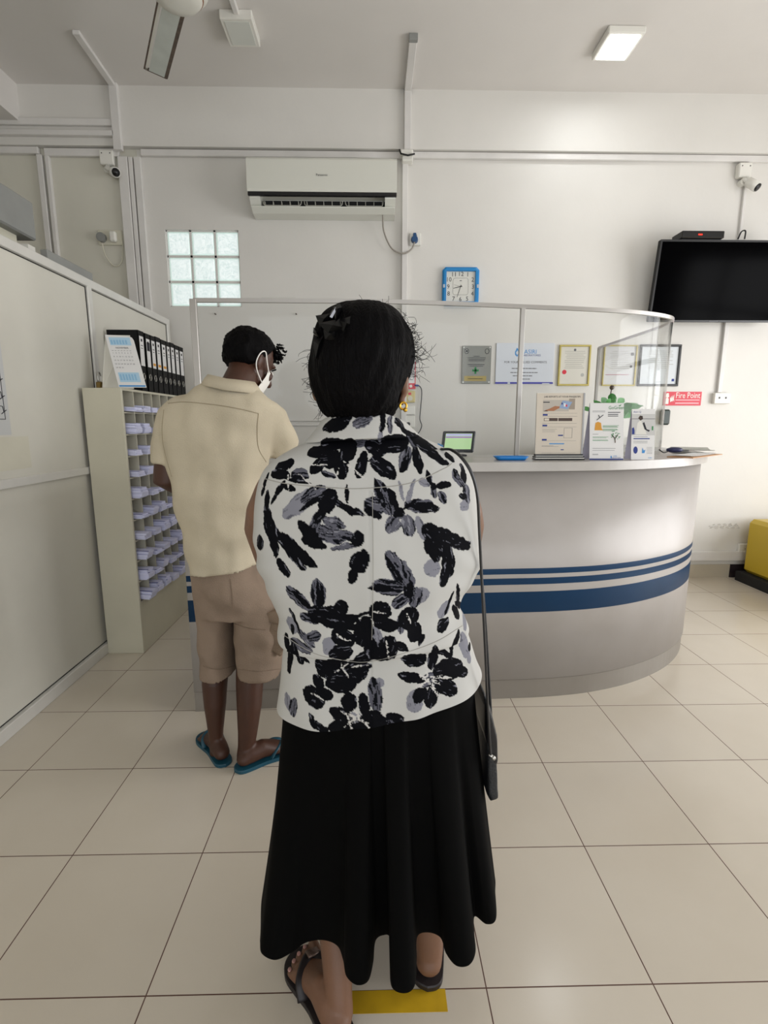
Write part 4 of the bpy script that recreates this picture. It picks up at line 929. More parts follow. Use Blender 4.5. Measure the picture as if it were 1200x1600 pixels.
b = MB(); b.M = Matrix.Translation((fx+.01, fy+.015, 3.3345)) @ Matrix.Rotation(math.pi, 4, 'X'); b.box((-.03, .0, 0), (-.024, .03, .001), M_ink); b.box((-.012, -.005, 0), (.002, .0, .001), M_ink); b.build('logo', o)
tipA = atZ(245, 115, 3.39); ang0 = math.atan2(tipA.y-fy, tipA.x-fx); print('FAN', fx, fy, tipA)
LB = max(.5, (Vector((tipA.x-fx, tipA.y-fy))).length+.03)
for k in range(3):
    b = MB(); b.M = Matrix.Translation((fx, fy, 3.405)) @ Matrix.Rotation(ang0+k*2*math.pi/3, 4, 'Z') @ Matrix.Rotation(R(7), 4, 'X')
    b.box((.12, -.046, -.006), (LB-.01, .040, .0), M_fanw); b.box((.14, -.066, -.003), (LB, -.047, .003), M_brown); b.box((.14, .047, -.003), (LB, .066, .003), M_fan); b.box((.14, .060, -.004), (LB, .068, .003), M_brown); b.box((LB-.02, -.06, -.003), (LB+.004, .06, .003), M_brown)
    b.box((.10, -.03, .0), (.20, .03, .006), M_fan); b.build('blade', o)

# floor tape
a = atZ(541, 1549, 0); c = atZ(699, 1583, 0)
b = MB(); b.box((-.075, .934, 0), (.1655, .981, .0008), M_tape); tag(b.build('floor_tape'), 'yellow tape strip on the floor behind the woman feet', 'tape')

# ================================================================== PEOPLE
def vnoise(co, s): return noise.noise(Vector(co)*s)
def ringp(c, w, d, n=48, p=2.0, tilt=0):
    out = []
    for k in range(n):
        t = 2*math.pi*k/n; x = math.cos(t); y = math.sin(t)
        x = math.copysign(abs(x)**(2/p), x); y = math.copysign(abs(y)**(2/p), y)
        out.append(Vector((c[0]+w*x, c[1]+d*y, c[2]+tilt*x)))
    return out
def px_rings(rows, Yc_default, n=48, p=2.2):
    """rows: (pxl, pyl, pxr, pyr, Yc, depth half)"""
    out = []
    for (xl, yl, xr, yr, Yc, d) in rows:
        a = atY(xl, yl, Yc); c = atY(xr, yr, Yc); m_ = (a+c)/2; out.append(ringp(m_, (c.x-a.x)/2, d, n, p, tilt=(c.z-a.z)/2))
    return out
def smooth_rings(rings, n):
    flat = [np.array([tuple(v) for v in r_]).ravel() for r_ in rings]
    return [[Vector(q) for q in f.reshape(-1, 3)] for f in crom(flat, n)]
def foot(b, heel, toe, m, side=1, width=1.0, hgt=.065, z=.016, lift=0):
    """side=+1: big toe on the +perp side. heel/toe 2D points"""
    h = Vector((heel[0], heel[1], 0)); t = Vector((toe[0], toe[1], 0)); L = (t-h).length; d = (t-h)/L; n_ = Vector((-d.y, d.x, 0))*side
    def P(u, v, w): return h + d*(u*L) + n_*v*width + Vector((0, 0, z+w))
    b.tube([P(.10, 0, .026), P(.22, 0, .034), P(.42, .002, .038), P(.60, .002, .026), P(.76, 0, .017)], [(.031, .026), (.033, .034), (.034, .036), (.041, .026), (.042, .017)], m, n=18, cap='round', up=(0, 0, 1))
    tl = (1.0, .985, .955, .915, .86); to = (.034, .012, -.006, -.022, -.037); tr = (.0125, .0092, .0088, .0084, .0082)
    for k in range(5):
        b.tube([P(.70, to[k]*.85, .012), P(tl[k]-.10, to[k], .013), P(tl[k]-.035, to[k]*1.03, tr[k])], [tr[k]*1.1, tr[k], tr[k]*.95], m, n=10, cap='round')
    return P
def sole(heel, toe, m, side, width=1.0, th=.014, ext=.015, z=0):
    h = Vector((heel[0], heel[1], 0)); t = Vector((toe[0], toe[1], 0)); L = (t-h).length; d = (t-h)/L; n_ = Vector((-d.y, d.x, 0))*side; h = h-d*ext; L += 2*ext
    prof = [(0, 0), (.03, .022), (.10, .034), (.25, .036), (.45, .036), (.65, .046), (.80, .052), (.92, .042), (.985, .022), (1, 0)]
    pts = []
    for u, v in prof: pts.append(h+d*(u*L)+n_*v*width)
    for u, v in prof[-2:0:-1]: pts.append(h+d*(u*L)-n_*v*width*.92)
    dense = [Vector(p) for p in spl([tuple(p) for p in pts+[pts[0]]], 60)][:-1]; c = sum(dense, Vector())/len(dense)
    b = MB(); rings = []
    for zz, s_ in ((z, .98), (z+.003, 1.0), (z+th-.003, 1.0), (z+th, .98)): rings.append([c+(p-c)*s_+Vector((0, 0, zz)) for p in dense])
    b.loft(rings, m, smooth=False); return b
def hand_fn(b, wrist, fdir, palm_n, side, m, s=1.0, curl=.9):
    """wrist point, finger direction, palm normal (towards the palm side), thumb on 'side' vector"""
    w = Vector(wrist); f = Vector(fdir).normalized(); pn = Vector(palm_n); pn = (pn-f*pn.dot(f)).normalized(); sd = f.cross(pn)*side
    b.tube([w, w+f*.03*s, w+f*.085*s], [(.026*s, .017*s), (.036*s, .016*s), (.040*s, .014*s)], m, n=14, cap='round', up=pn)
    Ls = (.070, .078, .073, .058); of = (.030, .010, -.010, -.029)
    for k in range(4):
        base = w+f*.085*s+sd*of[k]*s; L = Ls[k]*s; c1 = curl*.6; c2 = curl*1.2
        p1 = base+(f*math.cos(c1*.5)+pn*math.sin(c1*.5))*L*.45; p2 = p1+(f*math.cos(c1)+pn*math.sin(c1))*L*.3; p3 = p2+(f*math.cos(c2)+pn*math.sin(c2))*L*.25
        b.tube([base-f*.02*s, base, p1, p2, p3], [.009*s, .0092*s, .0085*s, .0078*s, .007*s], m, n=10, cap='round')
    tb = w+f*.03*s+sd*.026*s; t1 = tb+(sd*.8+f*.7+pn*.3).normalized()*.035*s; t2 = t1+(f*.9+sd*.3+pn*.4).normalized()*.028*s
    b.tube([w+f*.015*s+sd*.01*s, tb, t1, t2], [.012*s, .012*s, .0105*s, .009*s], m, n=10, cap='round')
def head_fn(b, c, rot, m, s=1.0, ears=True):
    """face looks along local -Y"""
    def P(x, y, z): return c+rot @ Vector((x*s, y*s, z*s))
    def ball(p, r_): b.ball(P(*p), tuple(q*s for q in r_), m, 22, 16, rot)
    ball((0, .012, .022), (.073, .092, .086)); ball((0, -.020, -.045), (.058, .066, .062)); ball((0, -.052, -.085), (.030, .028, .022)); ball((0, -.015, -.062), (.060, .055, .040))
    b.tube([P(0, -.078, .012), P(0, -.096, -.014), P(0, -.104, -.030)], [.008*s, .011*s, .014*s], m, n=10, cap='round'); ball((-.012, -.094, -.033), (.008, .009, .007)); ball((.012, -.094, -.033), (.008, .009, .007))
    ball((0, -.078, -.057), (.022, .010, .0065)); ball((0, -.075, -.068), (.019, .010, .007)); ball((-.036, -.066, -.02), (.02, .016, .02)); ball((.036, -.066, -.02), (.02, .016, .02)); ball((0, -.074, .024), (.05, .014, .010))
    if ears:
        for sx in (-1, 1):
            pts = [P(sx*(.068+.014*q), .006+.018*q+.004*math.cos(a), -.008) for q, a in ((0, 0),)]
            b.ball(P(sx*.076, .012, -.006), (.008*s, .018*s, .030*s), m, 14, 10, rot @ Matrix.Rotation(R(-sx*22), 3, 'Z'))
            b.ball(P(sx*.073, .004, -.032), (.006*s, .008*s, .010*s), m, 10, 8, rot)
    return P

# ------------------------------------------------------------------ THE MAN
man = thing('person', (-.58, 1.85, 0), 'man in a beige short-sleeved shirt and cargo shorts leaning at the counter', 'person')
YM = 1.80
mb = MB()
neckb = atY(366, 612, 1.78); 
headc = atY(391, 566, 1.90); hrot = Matrix.Rotation(R(180-38), 3, 'Z') @ Matrix.Rotation(R(30), 3, 'X')
hrot = (Matrix.Rotation(R(-40), 3, 'Z') @ Matrix.Rotation(R(-28), 3, 'X')) @ Matrix.Rotation(R(180), 3, 'Z')
PH = head_fn(mb, headc, hrot, M_skinM, 1.0)
mb.tube([neckb+Vector((0, 0, -.06)), neckb+Vector((0, 0, .0)), headc+Vector((-.012, -.012, -.02))], [.060, .055, .055], M_skinM, n=18, cap='round')
# torso core (under the shirt)
core = px_rings([(330, 640, 420, 640, 1.82, .07), (290, 700, 400, 700, 1.83, .085), (300, 800, 395, 800, 1.84, .08), (305, 900, 398, 900, 1.86, .08), (318, 960, 425, 960, 1.87, .085)], YM, 24)
mb.loft(core, M_skinM)
# arms
shL = atY(275, 660, 1.81); elL = Vector((atY(262, 758, 1.80).x, 1.80, atY(262, 758, 1.80).z)); haL = Vector((-.58, 2.04, 1.185))
mb.tube([shL, (shL+elL)/2+Vector((-.006, 0, 0)), elL+Vector((0, 0, .02)), elL+Vector((.02, .04, -.0)), (elL+haL)/2+Vector((0, .01, 0)), haL], [.056, .051, .049, .050, .040, .026], M_skinM, n=18, cap='round')
hand_fn(mb, haL, (.5, .85, .05), (0, 0, -1), -1, M_skinM, .95, .5)
shR = atY(416, 655, 1.83); elR = Vector((atY(452, 716, 1.93).x, 1.95, 1.17)); haR = Vector((-.32, 2.06, 1.205))
mb.tube([shR, (shR+elR)/2, elR, (elR+haR)/2, haR], [.046, .044, .042, .036, .024], M_skinM, n=18, cap='round')
hand_fn(mb, haR, (-.6, .75, .02), (0, 0, -1), 1, M_skinM, .95, .5)
# legs
def leg(mb, rows, Ys, m):
    pts = []; rad = []
    for (xl, xr, y), Y in zip(rows, Ys):
        a = atY(xl, y, Y); c = atY(xr, y, Y); pts.append((a+c)/2); rad.append((c.x-a.x)/2)
    mb.tube(pts, rad, m, n=20, cap='round')
leg(mb, [(318, 362, 930), (316, 362, 1000), (316, 357, 1050), (316, 355, 1068), (319, 353, 1100), (325, 349, 1140), (328, 348, 1160), (328, 350, 1176)], [1.88, 1.89, 1.88, 1.86, 1.85, 1.85, 1.85, 1.85], M_skinM)
leg(mb, [(375, 428, 930), (372, 424, 1000), (369, 413, 1050), (369, 411, 1070), (370, 409, 1100), (372, 402, 1145), (372, 398, 1165), (370, 400, 1180)], [1.86, 1.85, 1.83, 1.82, 1.81, 1.80, 1.80, 1.80], M_skinM)
fLh, fLt = (-.585, 1.79), (-.725, 1.985); fRh, fRt = (-.525, 1.757), (-.325, 1.90)
foot(mb, fLh, fLt, M_skinM, -1, 1.0); foot(mb, fRh, fRt, M_skinM, 1, 1.05)
mbody = fuse(mb, 'body', M_skinM, .0052, 3, man)
def eyes(c, rot, s, parent, shut):
    for sx in (-1, 1):
        e = MB(); e.ball(c+rot @ Vector((sx*.031*s, -.0755*s, -.004*s)), (.0125*s, .0105*s, .0062*s), M_eye, 14, 10, rot); w_ = e.build('eye', parent)
        e = MB(); e.ball(c+rot @ Vector((sx*.031*s, -.0838*s, -.005*s)), (.0050*s, .0026*s, .0050*s), mat('iris_brown', '1d120c', .2), 12, 8, rot); e.build('iris', w_)
        e = MB(); e.tube([c+rot @ Vector((sx*x*s, y*s, z*s)) for x, y, z in ((.014, -.087, .017), (.030, -.089, .023), (.050, -.078, .016))], [.0022*s, .003*s, .0016*s], M_hair, n=6); e.build('eyebrow', parent)
    e = MB(); e.ball(c+rot @ Vector((0, -.0815*s, -.060*s)), (.020*s, .0085*s, .0055*s), mat('lip_brown', '6e3a33', .4), 14, 8, rot); e.build('lips', parent)
eyes(headc, hrot, 1.0, man, True)
# hair of the man
b = MB(); rings = []
def hair_shell(c, rot, s, hairline, m, base=(.073, .092, .086), cz=.022, th=.012, lump=.006, seed=0, nn=72, kk=46):
    b = MB(); rings = []
    for i in range(kk+1):
        t = math.pi*(i+.01)/(kk+.02); ring = []
        for j in range(nn):
            a = 2*math.pi*j/nn; dx, dy, dz = math.sin(t)*math.cos(a), math.sin(t)*math.sin(a), math.cos(t)
            h = hairline(dx, dy, dz)                     # >0 where hair grows
            k_ = max(-1, min(1, h*7)); g = th*k_ if k_ > 0 else .02*k_
            g += lump*max(0, k_)*noise.noise(Vector((dx*4+seed, dy*4, dz*4)))+lump*.9*max(0, k_)*noise.noise(Vector((dx*14+seed, dy*14, dz*14)))
            ring.append(c+rot @ (Vector((dx*(base[0]+g), .012+dy*(base[1]+g), cz+dz*(base[2]+g)))*s))
        rings.append(ring)
    b.loft(rings, m); return b
def hl_man(x, y, z):
    # local: face towards -Y
    front = .10-(-y-.35)*1.0 if y < -.35 else 1
    low = z - (-.80 if y > .25 else (-.80 + (.25-y)*1.75))
    return min(low, z+.9 if y > -.5 else z-.38)
hm = hair_shell(headc, hrot, 1.0, hl_man, M_hair, th=.011, lump=.006)
rr = random.Random(8)
for k in range(120):                                        # curly fringe at the forehead
    a = rr.uniform(-.9, .9); p0 = headc+hrot @ Vector((math.sin(a)*.075, -.055-.022*math.cos(a)+rr.uniform(-.01, .03), .082+rr.uniform(-.035, .018)))
    d = hrot @ Vector((rr.uniform(-.4, .4), -1, rr.uniform(-.3, .8))); pts = [p0]
    for q in range(6): pts.append(pts[-1]+d*.0025+Vector((rr.uniform(-1, 1), rr.uniform(-1, 1), rr.uniform(-1, 1)))*.004)
    hm.tube(pts, [.004, .0042, .004, .0034, .0028, .002, .001], M_hair, n=5)
hm.build('hair', man)
# mask with ear straps
b = MB(); vs = []; 
for i in range(9):
    v = i/8; z = -.012-.082*v; row = []
    for j in range(15):
        u = (j/14-.5)*2; yb = -.108+.012*abs(v-.3)+.060*u*u+.01*v; row.append(headc+hrot @ Vector((u*.066, yb+.006, z)))
    vs.append(row)
b.loft(vs, M_mask, cap=False, closed=False); mk = b.build('face_mask', man)
for sx in (-1, 1):
    b = MB(); pts = [(sx*.064, -.045, -.020), (sx*.079, -.012, .004), (sx*.087, .012, .026), (sx*.090, .030, .010), (sx*.085, .030, -.024), (sx*.077, .008, -.048), (sx*.064, -.035, -.068)]
    b.tube(spl([tuple(headc+hrot @ Vector(p)) for p in pts], 26), .0022, M_mask, n=6); b.build('ear_loop', mk)
# shirt
sb = MB()
rows = [(325, 598, 402, 606, 1.79, .062), (314, 606, 412, 614, 1.79, .075), (290, 618, 424, 624, 1.79, .092), (262, 632, 437, 636, 1.80, .108), (254, 655, 436, 655, 1.80, .120), (257, 700, 423, 700, 1.80, .130), (271, 760, 412, 760, 1.80, .128), (284, 820, 406, 820, 1.80, .120), (294, 870, 402, 865, 1.81, .118), (301, 892, 401, 880, 1.81, .122)]
sb.loft(smooth_rings(px_rings(rows, YM, 48, 2.3), 40), M_khaki)
# sleeves
sb.tube([atY(276, 648, 1.80), atY(268, 672, 1.80), atY(264, 705, 1.80), atY(261, 728, 1.79)], [.055, .062, .060, .054], M_khaki, n=22, up=(0, 1, 0))
sb.tube([atY(406, 648, 1.80), atY(420, 660, 1.83), atY(432, 680, 1.87), atY(441, 701, 1.90)], [.068, .072, .070, .066], M_khaki, n=22, up=(0, 1, 0))
def fold_m(co, n_):
    x, y, z = co
    f = .011*noise.noise(Vector((x*9+z*5, y*6, z*11-x*6))) + .006*noise.noise(Vector((x*22, y*10, z*7+3)))
    if z < 1.1: f += .004*math.sin(z*55+x*14+2*noise.noise(Vector((x*5, y*5, z*4))))*min(1, (1.1-z)*6)*.8
    if n_.z < -.7: f = 0
    return f
shirt = fuse(sb, 'shirt', M_khaki, .0075, 5, man, fold_m)
def drape(obj, pxpts, n=40, r_=.0025, m=M_seam, name='seam', d=.001, flat=1):
    L0 = wloc(obj); bm = BVHTree.FromPolygons([v.co+L0 for v in obj.data.vertices], [tuple(p.vertices) for p in obj.data.polygons]); pts = []
    for (x, y) in spl([(a, c) for a, c in pxpts], n):
        h = bm.ray_cast(Vector((0, 0, CH)), ray(x, y).normalized())
        if h[0]: pts.append(h[0]-ray(x, y).normalized()*d)
    if len(pts) > 2: b = MB(); b.tube(pts, r_, m, n=6, flat=flat); return b.build(name, obj)
drape(shirt, [(263, 630), (290, 628), (340, 633), (375, 639), (404, 646)], r_=.0012, name='yoke_seam')
drape(shirt, [(404, 646), (402, 670), (404, 700), (416, 722)], r_=.001, name='sleeve_seam')
drape(shirt, [(256, 640), (253, 670), (256, 700), (268, 745)], r_=.0009, name='sleeve_seam')
# collar
b = MB(); cc = atY(362, 595, 1.79); rings = []
for (rw, rd, dz, dr) in ((.064, .056, -.02, 0), (.066, .058, .000, 0), (.071, .063, .002, .0), (.082, .076, -.014, 0), (.092, .092, -.034, 0), (.088, .088, -.038, 0)):
    ring = []
    for k in range(40):
        t = 2*math.pi*k/40; x = rw*math.cos(t)*1.10; y = rd*math.sin(t); ring.append(Vector((cc.x+x+.002, cc.y+y-.006, cc.z+dz-.16*x+.006*abs(math.cos(t)))))
    rings.append(ring)
b.loft(rings, M_khaki, cap=False); b.build('collar', shirt)
# shorts
sb = MB()
rows = [(302, 880, 402, 872, 1.82, .11), (304, 905, 405, 900, 1.82, .118), (306, 930, 425, 930, 1.83, .122), (309, 955, 438, 955, 1.84, .118)]
sb.loft(smooth_rings(px_rings(rows, YM, 40, 2.4), 14), M_short)
rowsL = [(308, 925, 362, 925, 1.84, .10), (309, 955, 364, 955, 1.85, .10), (312, 990, 364, 990, 1.86, .10), (315, 1025, 366, 1025, 1.86, .098), (316, 1050, 367, 1047, 1.86, .098)]
rowsR = [(360, 925, 424, 925, 1.83, .105), (366, 955, 446, 955, 1.83, .105), (368, 990, 449, 990, 1.83, .10), (370, 1025, 443, 1025, 1.83, .098), (371, 1050, 440, 1050, 1.83, .098)]
sb.loft(smooth_rings(px_rings(rowsL, YM, 32, 2.3), 20), M_short); sb.loft(smooth_rings(px_rings(rowsR, YM, 32, 2.3), 20), M_short)
def fold_s(co, n_):
    x, y, z = co
    if abs(n_.z) > .8: return 0
    return .010*noise.noise(Vector((x*14, y*8, z*12+x*8)))+.003*noise.noise(Vector((x*30, y*20, z*20)))+.003*math.sin(z*70+x*30)*max(0, noise.noise(Vector((x*7, y*7, z*7+4))))*2
shorts = fuse(sb, 'shorts', M_short, .007, 3, man, fold_s)
drape(shorts, [(317, 1041), (340, 1046), (366, 1041)], r_=.0012, m=M_shortd, name='hem_seam'); drape(shorts, [(372, 1046), (405, 1049), (438, 1045)], r_=.0012, m=M_shortd, name='hem_seam')
drape(shorts, [(360, 905), (363, 930), (364, 950)], r_=.0014, m=M_shortd, name='back_seam'); drape(shorts, [(367, 975), (390, 982), (415, 984)], r_=.0012, m=M_shortd, name='back_seam')
# cargo pocket on the right leg
b = MB(); q = [atY(x, y, 1.74) for x, y in ((417, 966), (447, 960), (449, 1015), (437, 1028), (419, 1018))]
o1 = Vector((.0, .07, 0)); ncen = sum(q, Vector())/5
rings = [[p+o1+Vector((.012, 0, 0)) for p in q], [p+Vector((0, .012, 0)) for p in q], [ncen+(p-ncen)*.86+Vector((0, .0, 0)) for p in q]]
b2 = MB(); b2.loft(rings, M_shortd); pk = fuse(b2, 'cargo_pocket', M_shortd, .004, 4, shorts, lambda co, n_: .005*noise.noise(co*30))
b = MB(); q = [atY(x, y, 1.735) for x, y in ((415, 958), (448, 952), (449, 970), (434, 977), (417, 972))]; ncen = sum(q, Vector())/5
b.loft([[p+Vector((.01, .05, 0)) for p in q], [p+Vector((0, .006, 0)) for p in q], [ncen+(p-ncen)*.9 for p in q]], M_shortd); fuse(b, 'pocket_flap', M_shortd, .004, 3, shorts, lambda co, n_: .003*noise.noise(co*35))
b = MB(); q = [atY(x, y, 1.80) for x, y in ((311, 955), (318, 953), (320, 1010), (313, 1008))]; b.loft([[p+Vector((.01, .10, 0)) for p in q], [p for p in q]], M_shortd); fuse(b, 'cargo_pocket', M_shortd, .004, 3, shorts)
# flip flops
def straps(b, P, m, r_=.006, cross=True):
    b.tube(spl([tuple(P(.52, .040, .012)), tuple(P(.62, .034, .038)), tuple(P(.76, .018, .036)), tuple(P(.82, .022, .010))], 18), [(r_*1.5, r_*.5)]*18, m, n=8, up=(0, 0, 1))
    b.tube(spl([tuple(P(.50, -.040, .010)), tuple(P(.60, -.034, .036)), tuple(P(.74, -.004, .040)), tuple(P(.80, .020, .028))], 18), [(r_*1.5, r_*.5)]*18, m, n=8, up=(0, 0, 1))
def Pf(heel, toe, side, z=.016):
    h = Vector((*heel, 0)); t = Vector((*toe, 0)); L = (t-h).length; d = (t-h)/L; n_ = Vector((-d.y, d.x, 0))*side
    return lambda u, v, w: h+d*(u*L)+n_*v+Vector((0, 0, z+w))
for h_, t_, s_ in ((fLh, fLt, -1), (fRh, fRt, 1)):
    sl = sole(h_, t_, M_teal, s_, 1.02, .015, .014).build('flip_flop', man); b = MB(); straps(b, Pf(h_, t_, s_), M_teal); b.build('strap', sl)

# ------------------------------------------------------------------ THE WOMAN
wom = thing('person', (0, 1.02, 0), 'woman with black hair, black and white floral blouse and long black skirt', 'person')
mb = MB(); YW = 1.03
hc = atY(567, 578, 1.03); wrot = Matrix.Rotation(R(180-4), 3, 'Z') @ Matrix.Rotation(R(-8), 3, 'X')
wrot = Matrix.Rotation(R(176), 3, 'Z') @ Matrix.Rotation(R(6), 3, 'X')
head_fn(mb, hc, wrot, M_skinW, .97)
nk = atY(568, 660, 1.03)
mb.tube([nk+Vector((0, 0, -.08)), nk, hc+Vector((0, .0, -.04))], [.085, .056, .054], M_skinW, n=20, cap='round')
# the ear seen at the right, with a thinner lobe
e = atY(632, 602, 1.0); mb.ball(e+Vector((.0, 0, .002)), (.009, .014, .026), M_skinW, 14, 12); mb.ball(atY(628, 626, 1.0), (.007, .009, .010), M_skinW, 10, 8)
e2 = atY(489, 606, 1.03); mb.ball(e2+Vector((.006, 0, 0)), (.009, .014, .028), M_skinW, 14, 12)
mb.loft(px_rings([(520, 690, 630, 690, 1.04, .05), (455, 725, 695, 725, 1.04, .07), (430, 800, 722, 800, 1.05, .085), (450, 900, 705, 900, 1.06, .09), (465, 1000, 700, 990, 1.08, .095), (460, 1120, 715, 1110, 1.07, .095), (480, 1180, 710, 1180, 1.07, .085)], YW, 28), M_skinW)
# arms, bent forward to the phone she holds
sL = atY(430, 765, 1.045); eL = Vector((-.245, 1.13, 1.00)); hL = Vector((-.06, 1.33, 1.10))
mb.tube([sL, sL+Vector((-.016, .005, -.05)), (sL+eL)/2+Vector((-.014, 0, 0)), eL+Vector((0, 0, .02)), (eL+hL)/2, hL], [.040, .047, .043, .036, .032, .022], M_skinW, n=20, cap='round')
hand_fn(mb, hL, (.6, .5, .5), (0, 1, 0), 1, M_skinW, .9, .9)
sR = atY(715, 765, 1.045); eR = Vector((.215, 1.13, 1.01)); hR = Vector((.085, 1.33, 1.10))
mb.tube([sR, sR+Vector((.010, .005, -.05)), (sR+eR)/2+Vector((.008, 0, 0)), eR+Vector((0, 0, .02)), (eR+hR)/2, hR], [.038, .044, .040, .035, .032, .022], M_skinW, n=20, cap='round')
hand_fn(mb, hR, (-.6, .5, .5), (0, 1, 0), -1, M_skinW, .9, .9)
# legs
fWLh, fWLt = (-.068, .868), (-.192, 1.062); fWRh, fWRt = (.125, .985), (.165, 1.205)
mb.tube([(-.06, 1.07, .72), (-.080, 1.07, .45), (-.095, 1.05, .32), (-.094, .995, .20), (-.085, .945, .12), (-.080, .915, .07), (-.078, .905, .045)], [.072, .056, .047, .040, .033, .030, .030], M_skinW, n=20, cap='round')
mb.tube([(.10, 1.07, .72), (.11, 1.11, .45), (.118, 1.09, .32), (.126, 1.055, .20), (.128, 1.03, .12), (.130, 1.02, .07), (.130, 1.018, .045)], [.072, .058, .052, .044, .034, .030, .030], M_skinW, n=20, cap='round')
PL = foot(mb, fWLh, fWLt, M_skinW, -1, 1.05); foot(mb, fWRh, fWRt, M_skinW, 1, 1.0)
wbody = fuse(mb, 'body', M_skinW, .0045, 3, wom)
eyes(hc, wrot, .97, wom, False)
# toenails of the near foot
b = MB(); tl = (1.0, .985, .955, .915, .86); to = (.034, .012, -.006, -.022, -.037)
for k in range(5): p = Pf(fWLh, fWLt, -1)(tl[k]-.035, to[k]*1.08, .0175 if k else .023); b.ball(p, (.005 if k else .008, .006, .0022), mat('toenail', 'b98c84', .3), 10, 6)
b.build('toenails', wbody)
for h_, t_, s_ in ((fWLh, fWLt, -1), (fWRh, fWRt, 1)):
    sl = sole(h_, t_, M_sand, s_, 1.06, .016, .012).build('sandal', wom); b = MB(); straps(b, Pf(h_, t_, s_), M_sand, .0085)
    P_ = Pf(h_, t_, s_)
    b.build('strap', sl); b = MB()
    for q in range(5): b.tube([P_(.735+.018*q, .0, .047-.001*q), P_(.735+.018*q, .030, .040-.001*q)], .0035, mat('sandal_buckle', '6e5a50', .4, .3), n=6)
    b.build('ornament', sl)
# hair
rows = [(545, 474, 592, 474, 1.03, .03), (520, 482, 612, 482, 1.03, .062), (502, 500, 629, 500, 1.03, .088), (491, 527, 642, 527, 1.03, .102), (486, 558, 647, 556, 1.025, .108), (485, 585, 641, 580, 1.025, .104), (489, 610, 632, 606, 1.02, .092), (498, 632, 624, 630, 1.01, .072), (512, 650, 612, 648, 1.005, .052), (530, 660, 595, 660, 1.00, .03)]
b = MB(); rg = smooth_rings(px_rings(rows, YW, 72, 2.1), 60)
for i, ring in enumerate(rg):
    c = sum(ring, Vector())/len(ring)
    for k, v in enumerate(ring):
        d = (v-c); l_ = d.length or 1; d /= l_
        tz = (i/60); a = math.atan2(d.y, d.x)
        g = .005*noise.noise(Vector((d.x*3, d.y*3, tz*5)))+.003*math.sin(a*26+tz*9+3*noise.noise(Vector((d.x*2, d.y*2, tz*3))))
        q = v+d*g*min(1, i/6)
        if q.z < hc.z+.040 and q.y > c.y+.012:            # the hair is combed back: it leaves the face free
            q.y = c.y+.012+(q.y-c.y-.012)*max(0, (q.z-hc.z-.010)/.030)*.9; q.x = c.x+(q.x-c.x)*.97
        ring[k] = q
b.loft(rg, M_hair); hair = b.build('hair', wom)
rr = random.Random(21); b = MB()
hcen = atY(567, 555, 1.03)
def wisp(px, py, Y, out, n_, L):
    for k in range(n_):
        p = atY(px+rr.uniform(-7, 7), py+rr.uniform(-14, 14), Y+rr.uniform(-.04, .03)); d = (Vector((out[0], 0, out[1]))+Vector((rr.uniform(-.7, .7), rr.uniform(-.5, .5), rr.uniform(-.8, .8)))).normalized(); pts = [p]
        turn = Vector((rr.uniform(-1, 1), rr.uniform(-1, 1), rr.uniform(-1, 1)))*.9; L *= rr.uniform(.85, 1.1)
        for q in range(9): pts.append(pts[-1]+d*L*rr.uniform(.6, 1.2)/9); d = (d+turn*.45+Vector((rr.uniform(-1, 1), rr.uniform(-1, 1), rr.uniform(-1, 1)))*.12).normalized()
        b.tube(pts, [.00035]*10, M_hair, n=4)
wisp(640, 520, 1.02, (1, .3), 40, .036); wisp(643, 548, 1.02, (1, .0), 70, .036); wisp(650, 555, 1.02, (1, .0), 16, .045); wisp(638, 575, 1.02, (1, -.3), 36, .034); wisp(630, 500, 1.02, (1, .5), 14, .03)
wisp(489, 560, 1.02, (-1, -.2), 18, .035); wisp(490, 600, 1.02, (-1, -.5), 24, .04); wisp(505, 632, 1.01, (-.5, -1), 16, .035); wisp(560, 482, 1.02, (.8, .4), 14, .02); wisp(600, 490, 1.02, (1, .5), 14, .025); wisp(655, 575, 1.02, (1, .1), 8, .03)
ls = b.build('loose_strands', hair); ls['kind'] = 'stuff'
# hair ornament: black folded petals
b = MB(); M_clip = mat('clip_black', '050506', .3, spec=.25); cpt = atY(515, 508, .955)
for (x0, y0, x1, y1, x2, y2, x3, y3, Y) in ((493, 493, 515, 490, 520, 505, 500, 512, .95), (490, 511, 500, 520, 498, 527, 489, 520, .955), (512, 497, 523, 478, 530, 474, 524, 497, .945), (498, 505, 530, 498, 540, 512, 512, 522, .935), (505, 515, 530, 512, 528, 535, 508, 530, .94), (489, 532, 505, 525, 508, 545, 493, 560, .955), (528, 500, 548, 494, 556, 510, 536, 520, .935), (520, 482, 531, 474, 534, 480, 524, 500, .93)):
    q = [atY(a, c, Y) for a, c in ((x0, y0), (x1, y1), (x2, y2), (x3, y3))]; c = sum(q, Vector())/4
    b.add([*q, c+Vector((0, -.010, 0)), *[p+Vector((0, .03, 0)) for p in q]], [[0, 1, 4][::-1], [1, 2, 4][::-1], [2, 3, 4][::-1], [3, 0, 4][::-1], [0, 1, 6, 5], [1, 2, 7, 6], [2, 3, 8, 7], [3, 0, 5, 8]], M_clip)
b.build('hair_clip', wom)
b = MB(); q = [atY(a, c, .925) for a, c in ((515, 495), (524, 480), (526, 484), (519, 497))]; b.add(q, [[0, 1, 2, 3]], mat('clip_painted_glint', '8c8c90', .3, .6)); b.build('clip_highlight', wom)  # pale sliver standing in for the light glinting on the black clip
